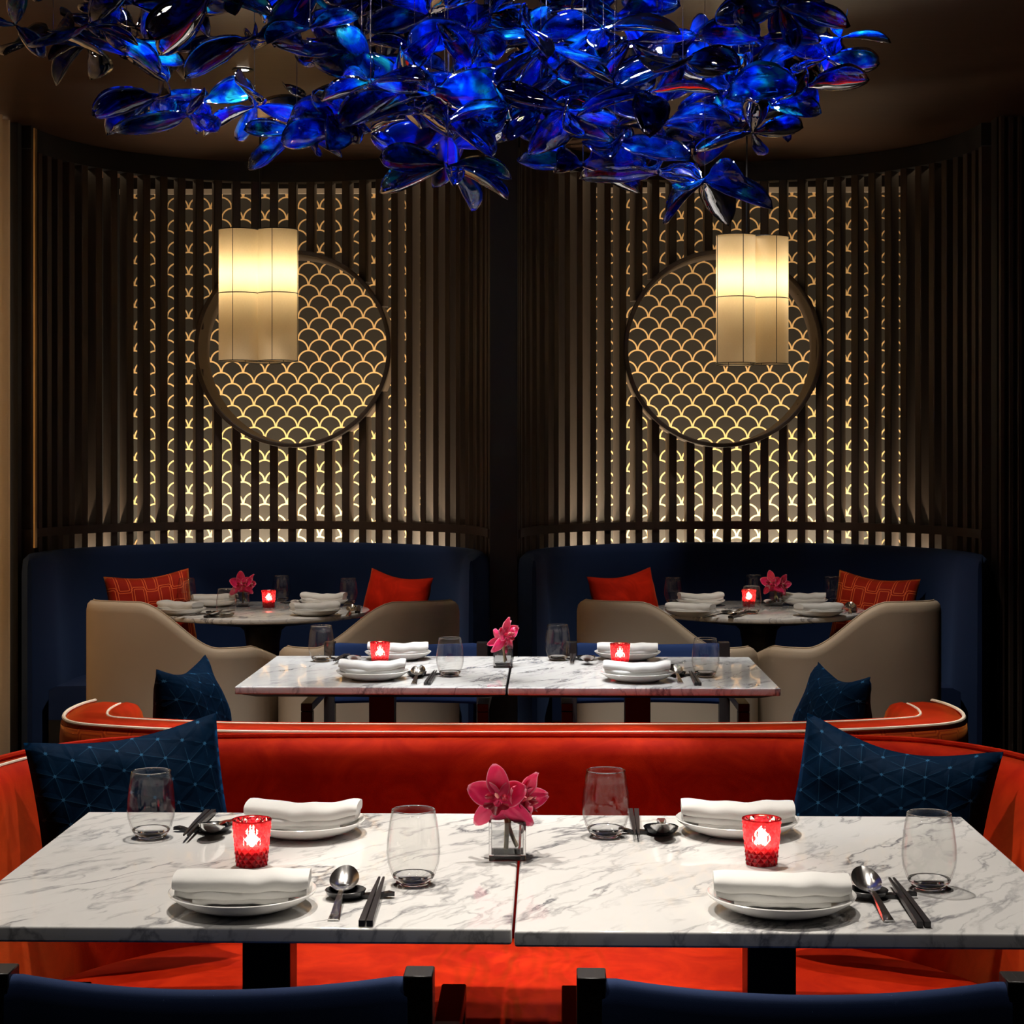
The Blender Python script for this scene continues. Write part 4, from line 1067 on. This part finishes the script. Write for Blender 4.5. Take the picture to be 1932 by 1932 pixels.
# ------------------------------------------------------------------ blown glass chandelier
ch = thing('glass_chandelier', 'large cloud of blown blue glass petals hanging from the ceiling', 'chandelier', (*CW(-0.15, 4.6), CEIL))
ccx, ccy, ccz = ch.location
def petal_variant(seed):
    r = random.Random(seed); b = MB(); nu, nv = 12, 16
    bend = r.uniform(-0.35, 0.35); tw = r.uniform(-0.5, 0.5); Wd = r.uniform(0.38, 0.60); side = r.uniform(-0.15, 0.15); T = 0.055
    def surf(sg):
        def fn(a, c):
            u = 2*a-1; v = c
            prof_ = (math.sin(PI*min(1.0, v**1.3*0.985+0.015)))**0.58
            if v < 0.18: prof_ = min(prof_, 0.12+1.6*v)
            wd = Wd/2*prof_
            th = (T*prof_*math.sqrt(max(0, 1-u*u))*0.55 + 0.004) if abs(u) < 1 and 0 < v < 1 else 0
            x = u*wd + side*v*v; z = bend*(v-0.3)**2 + 0.25*wd*u*u*2.2 + tw*u*wd*v + sg*th
            z += 0.015*noise.noise(Vector((u*2+seed, v*5, seed)))
            return (x, v, z)
        return fn
    b.grid(surf(1), nu, nv); b.grid(surf(-1), nu, nv, flip=True)
    o = b.build('glass_petal', M['blue_glass'], ch, angle=180)
    bm = bmesh.new(); bm.from_mesh(o.data); bmesh.ops.remove_doubles(bm, verts=bm.verts, dist=1e-4); bmesh.ops.recalc_face_normals(bm, faces=bm.faces); bm.to_mesh(o.data); bm.free()
    me = o.data; bpy.data.objects.remove(o); return me
PM = [petal_variant(s) for s in range(8)]
LOW = [(-40, 60), (0, 75), (60, 105), (130, 105), (200, 115), (250, 190), (330, 235), (380, 265), (450, 205), (520, 235), (560, 262), (720, 262), (760, 300), (850, 345), (930, 335), (990, 275), (1090, 335), (1170, 300), (1240, 330), (1330, 372), (1390, 320), (1420, 280), (1480, 255), (1560, 190), (1610, 110), (1640, 0)]
def low(x):
    for (a, b), (c, d) in zip(LOW, LOW[1:]):
        if a <= x <= c: return b+(d-b)*(x-a)/(c-a)
    return 0
cr_ = random.Random(11)
nodes = []
def node(px, py, d, n=None): nodes.append((px, py, d, n))
for px, py, d, n in [(845, 312, 4.25, 6), (1330, 340, 4.2, 5), (1240, 325, 4.3, 4), (1100, 312, 4.3, 4), (1160, 265, 4.2, 4), (360, 215, 4.3, 3), (300, 180, 4.4, 5), (640, 240, 4.4, 5), (560, 250, 4.5, 4), (480, 200, 4.6, 4), (100, 62, 4.2, 3), (190, 70, 4.3, 3), (30, 50, 4.1, 3),
                     (1560, 110, 4.3, 4), (1520, 165, 4.2, 4), (1450, 200, 4.3, 4), (1420, 250, 4.3, 4), (1585, 70, 4.4, 4), (480, 70, 4.2, 4), (650, 100, 4.3, 5), (900, 60, 4.2, 5), (960, 200, 4.2, 5), (700, 250, 4.5, 4)]:
    node(px, py, d, n)
tries = 0
while sum(n for *_, n in nodes) < 430 and tries < 9000:
    tries += 1
    px = cr_.uniform(20, 1600); py = cr_.uniform(-60, 300); d = cr_.uniform(4.0, 5.1)
    if py > low(px)-55: continue
    if 120 < px < 620 and 95 < py < 210 and cr_.random() < 0.6: continue
    if px < 700 and cr_.random() < 0.35: continue
    if any(abs(px-a) < 20 and abs(py-b) < 20 and abs(d-c) < 0.35 for a, b, c, _ in nodes): continue
    node(px, py, d, cr_.choice([3, 4, 4, 5]))
cnt = 0; mass = MB()
nodes = nodes[:23]+sorted(nodes[23:], key=lambda q: q[2])
for ni, (px, py, d, n) in enumerate(nodes):
    x, y, z = PD(px, py, d)
    if z > CEIL-0.12: z = CEIL-0.12-cr_.random()*0.05
    base = Vector((x-ccx, y-ccy, z-ccz)); a0 = cr_.uniform(0, 2*PI)
    for k in range(n):
        az = a0+2*PI*k/n+cr_.uniform(-0.4, 0.4); el = cr_.uniform(-0.75, 0.35)
        L_ = cr_.uniform(0.12, 0.20)
        dirv = Vector((math.cos(az)*math.cos(el), math.sin(az)*math.cos(el), math.sin(el)))
        if py > low(px)-75 and dirv.z < -0.45: dirv.z = -0.35; dirv.normalize()
        if px > 1530 and dirv.x > 0.7 and py < 120: L_ *= 0.8
        q = dirv.to_track_quat('Y', 'Z')
        roll = Matrix.Rotation(cr_.uniform(-1.2, 1.2), 4, 'Y')
        pm = cr_.choice(PM)
        wsc = cr_.uniform(0.75, 1.15)
        mt = Matrix.Translation(base) @ q.to_matrix().to_4x4() @ roll @ Matrix.Diagonal((L_*wsc, L_, L_, 1))
        if cnt < 299:
            o = bpy.data.objects.new('glass_petal', pm); col.objects.link(o); o.parent = ch; o.matrix_local = mt
        else:
            ul = pm.uv_layers[0].data
            mass.add([mt @ v_.co for v_ in pm.vertices], [tuple(p.vertices) for p in pm.polygons], [[tuple(ul[l].uv) for l in p.loop_indices] for p in pm.polygons])
        cnt += 1
    if ni % 2 == 0 or ni < 13:
        h = -base.z
        if h > 0.02:
            MB().tube([(base.x, base.y, base.z), (base.x, base.y, -0.004)], 0.0009, 5).build('cable', M['steel'], ch)
if mass.v:
    tag(mass.build('glass_petal_cluster', M['blue_glass'], ch, angle=180), kind='stuff')
MB().box(-1.15, 1.0, -0.62, 0.50, -0.010, -0.001).build('ceiling_plate', M['metal_black'], ch)
for (px, d, p_) in [(300, 4.5, 75), (520, 4.6, 105), (740, 4.3, 145), (900, 4.7, 160), (1050, 4.3, 160), (1230, 4.6, 150), (1400, 4.4, 115), (1540, 4.5, 65)]:
    x, y = CW((px-CX)*d/F, d); spot(x, y, x, y+0.02, 0.5, p_, 82, 0.6, 0.03, (0.95, 0.97, 1.0), CEIL-0.03)
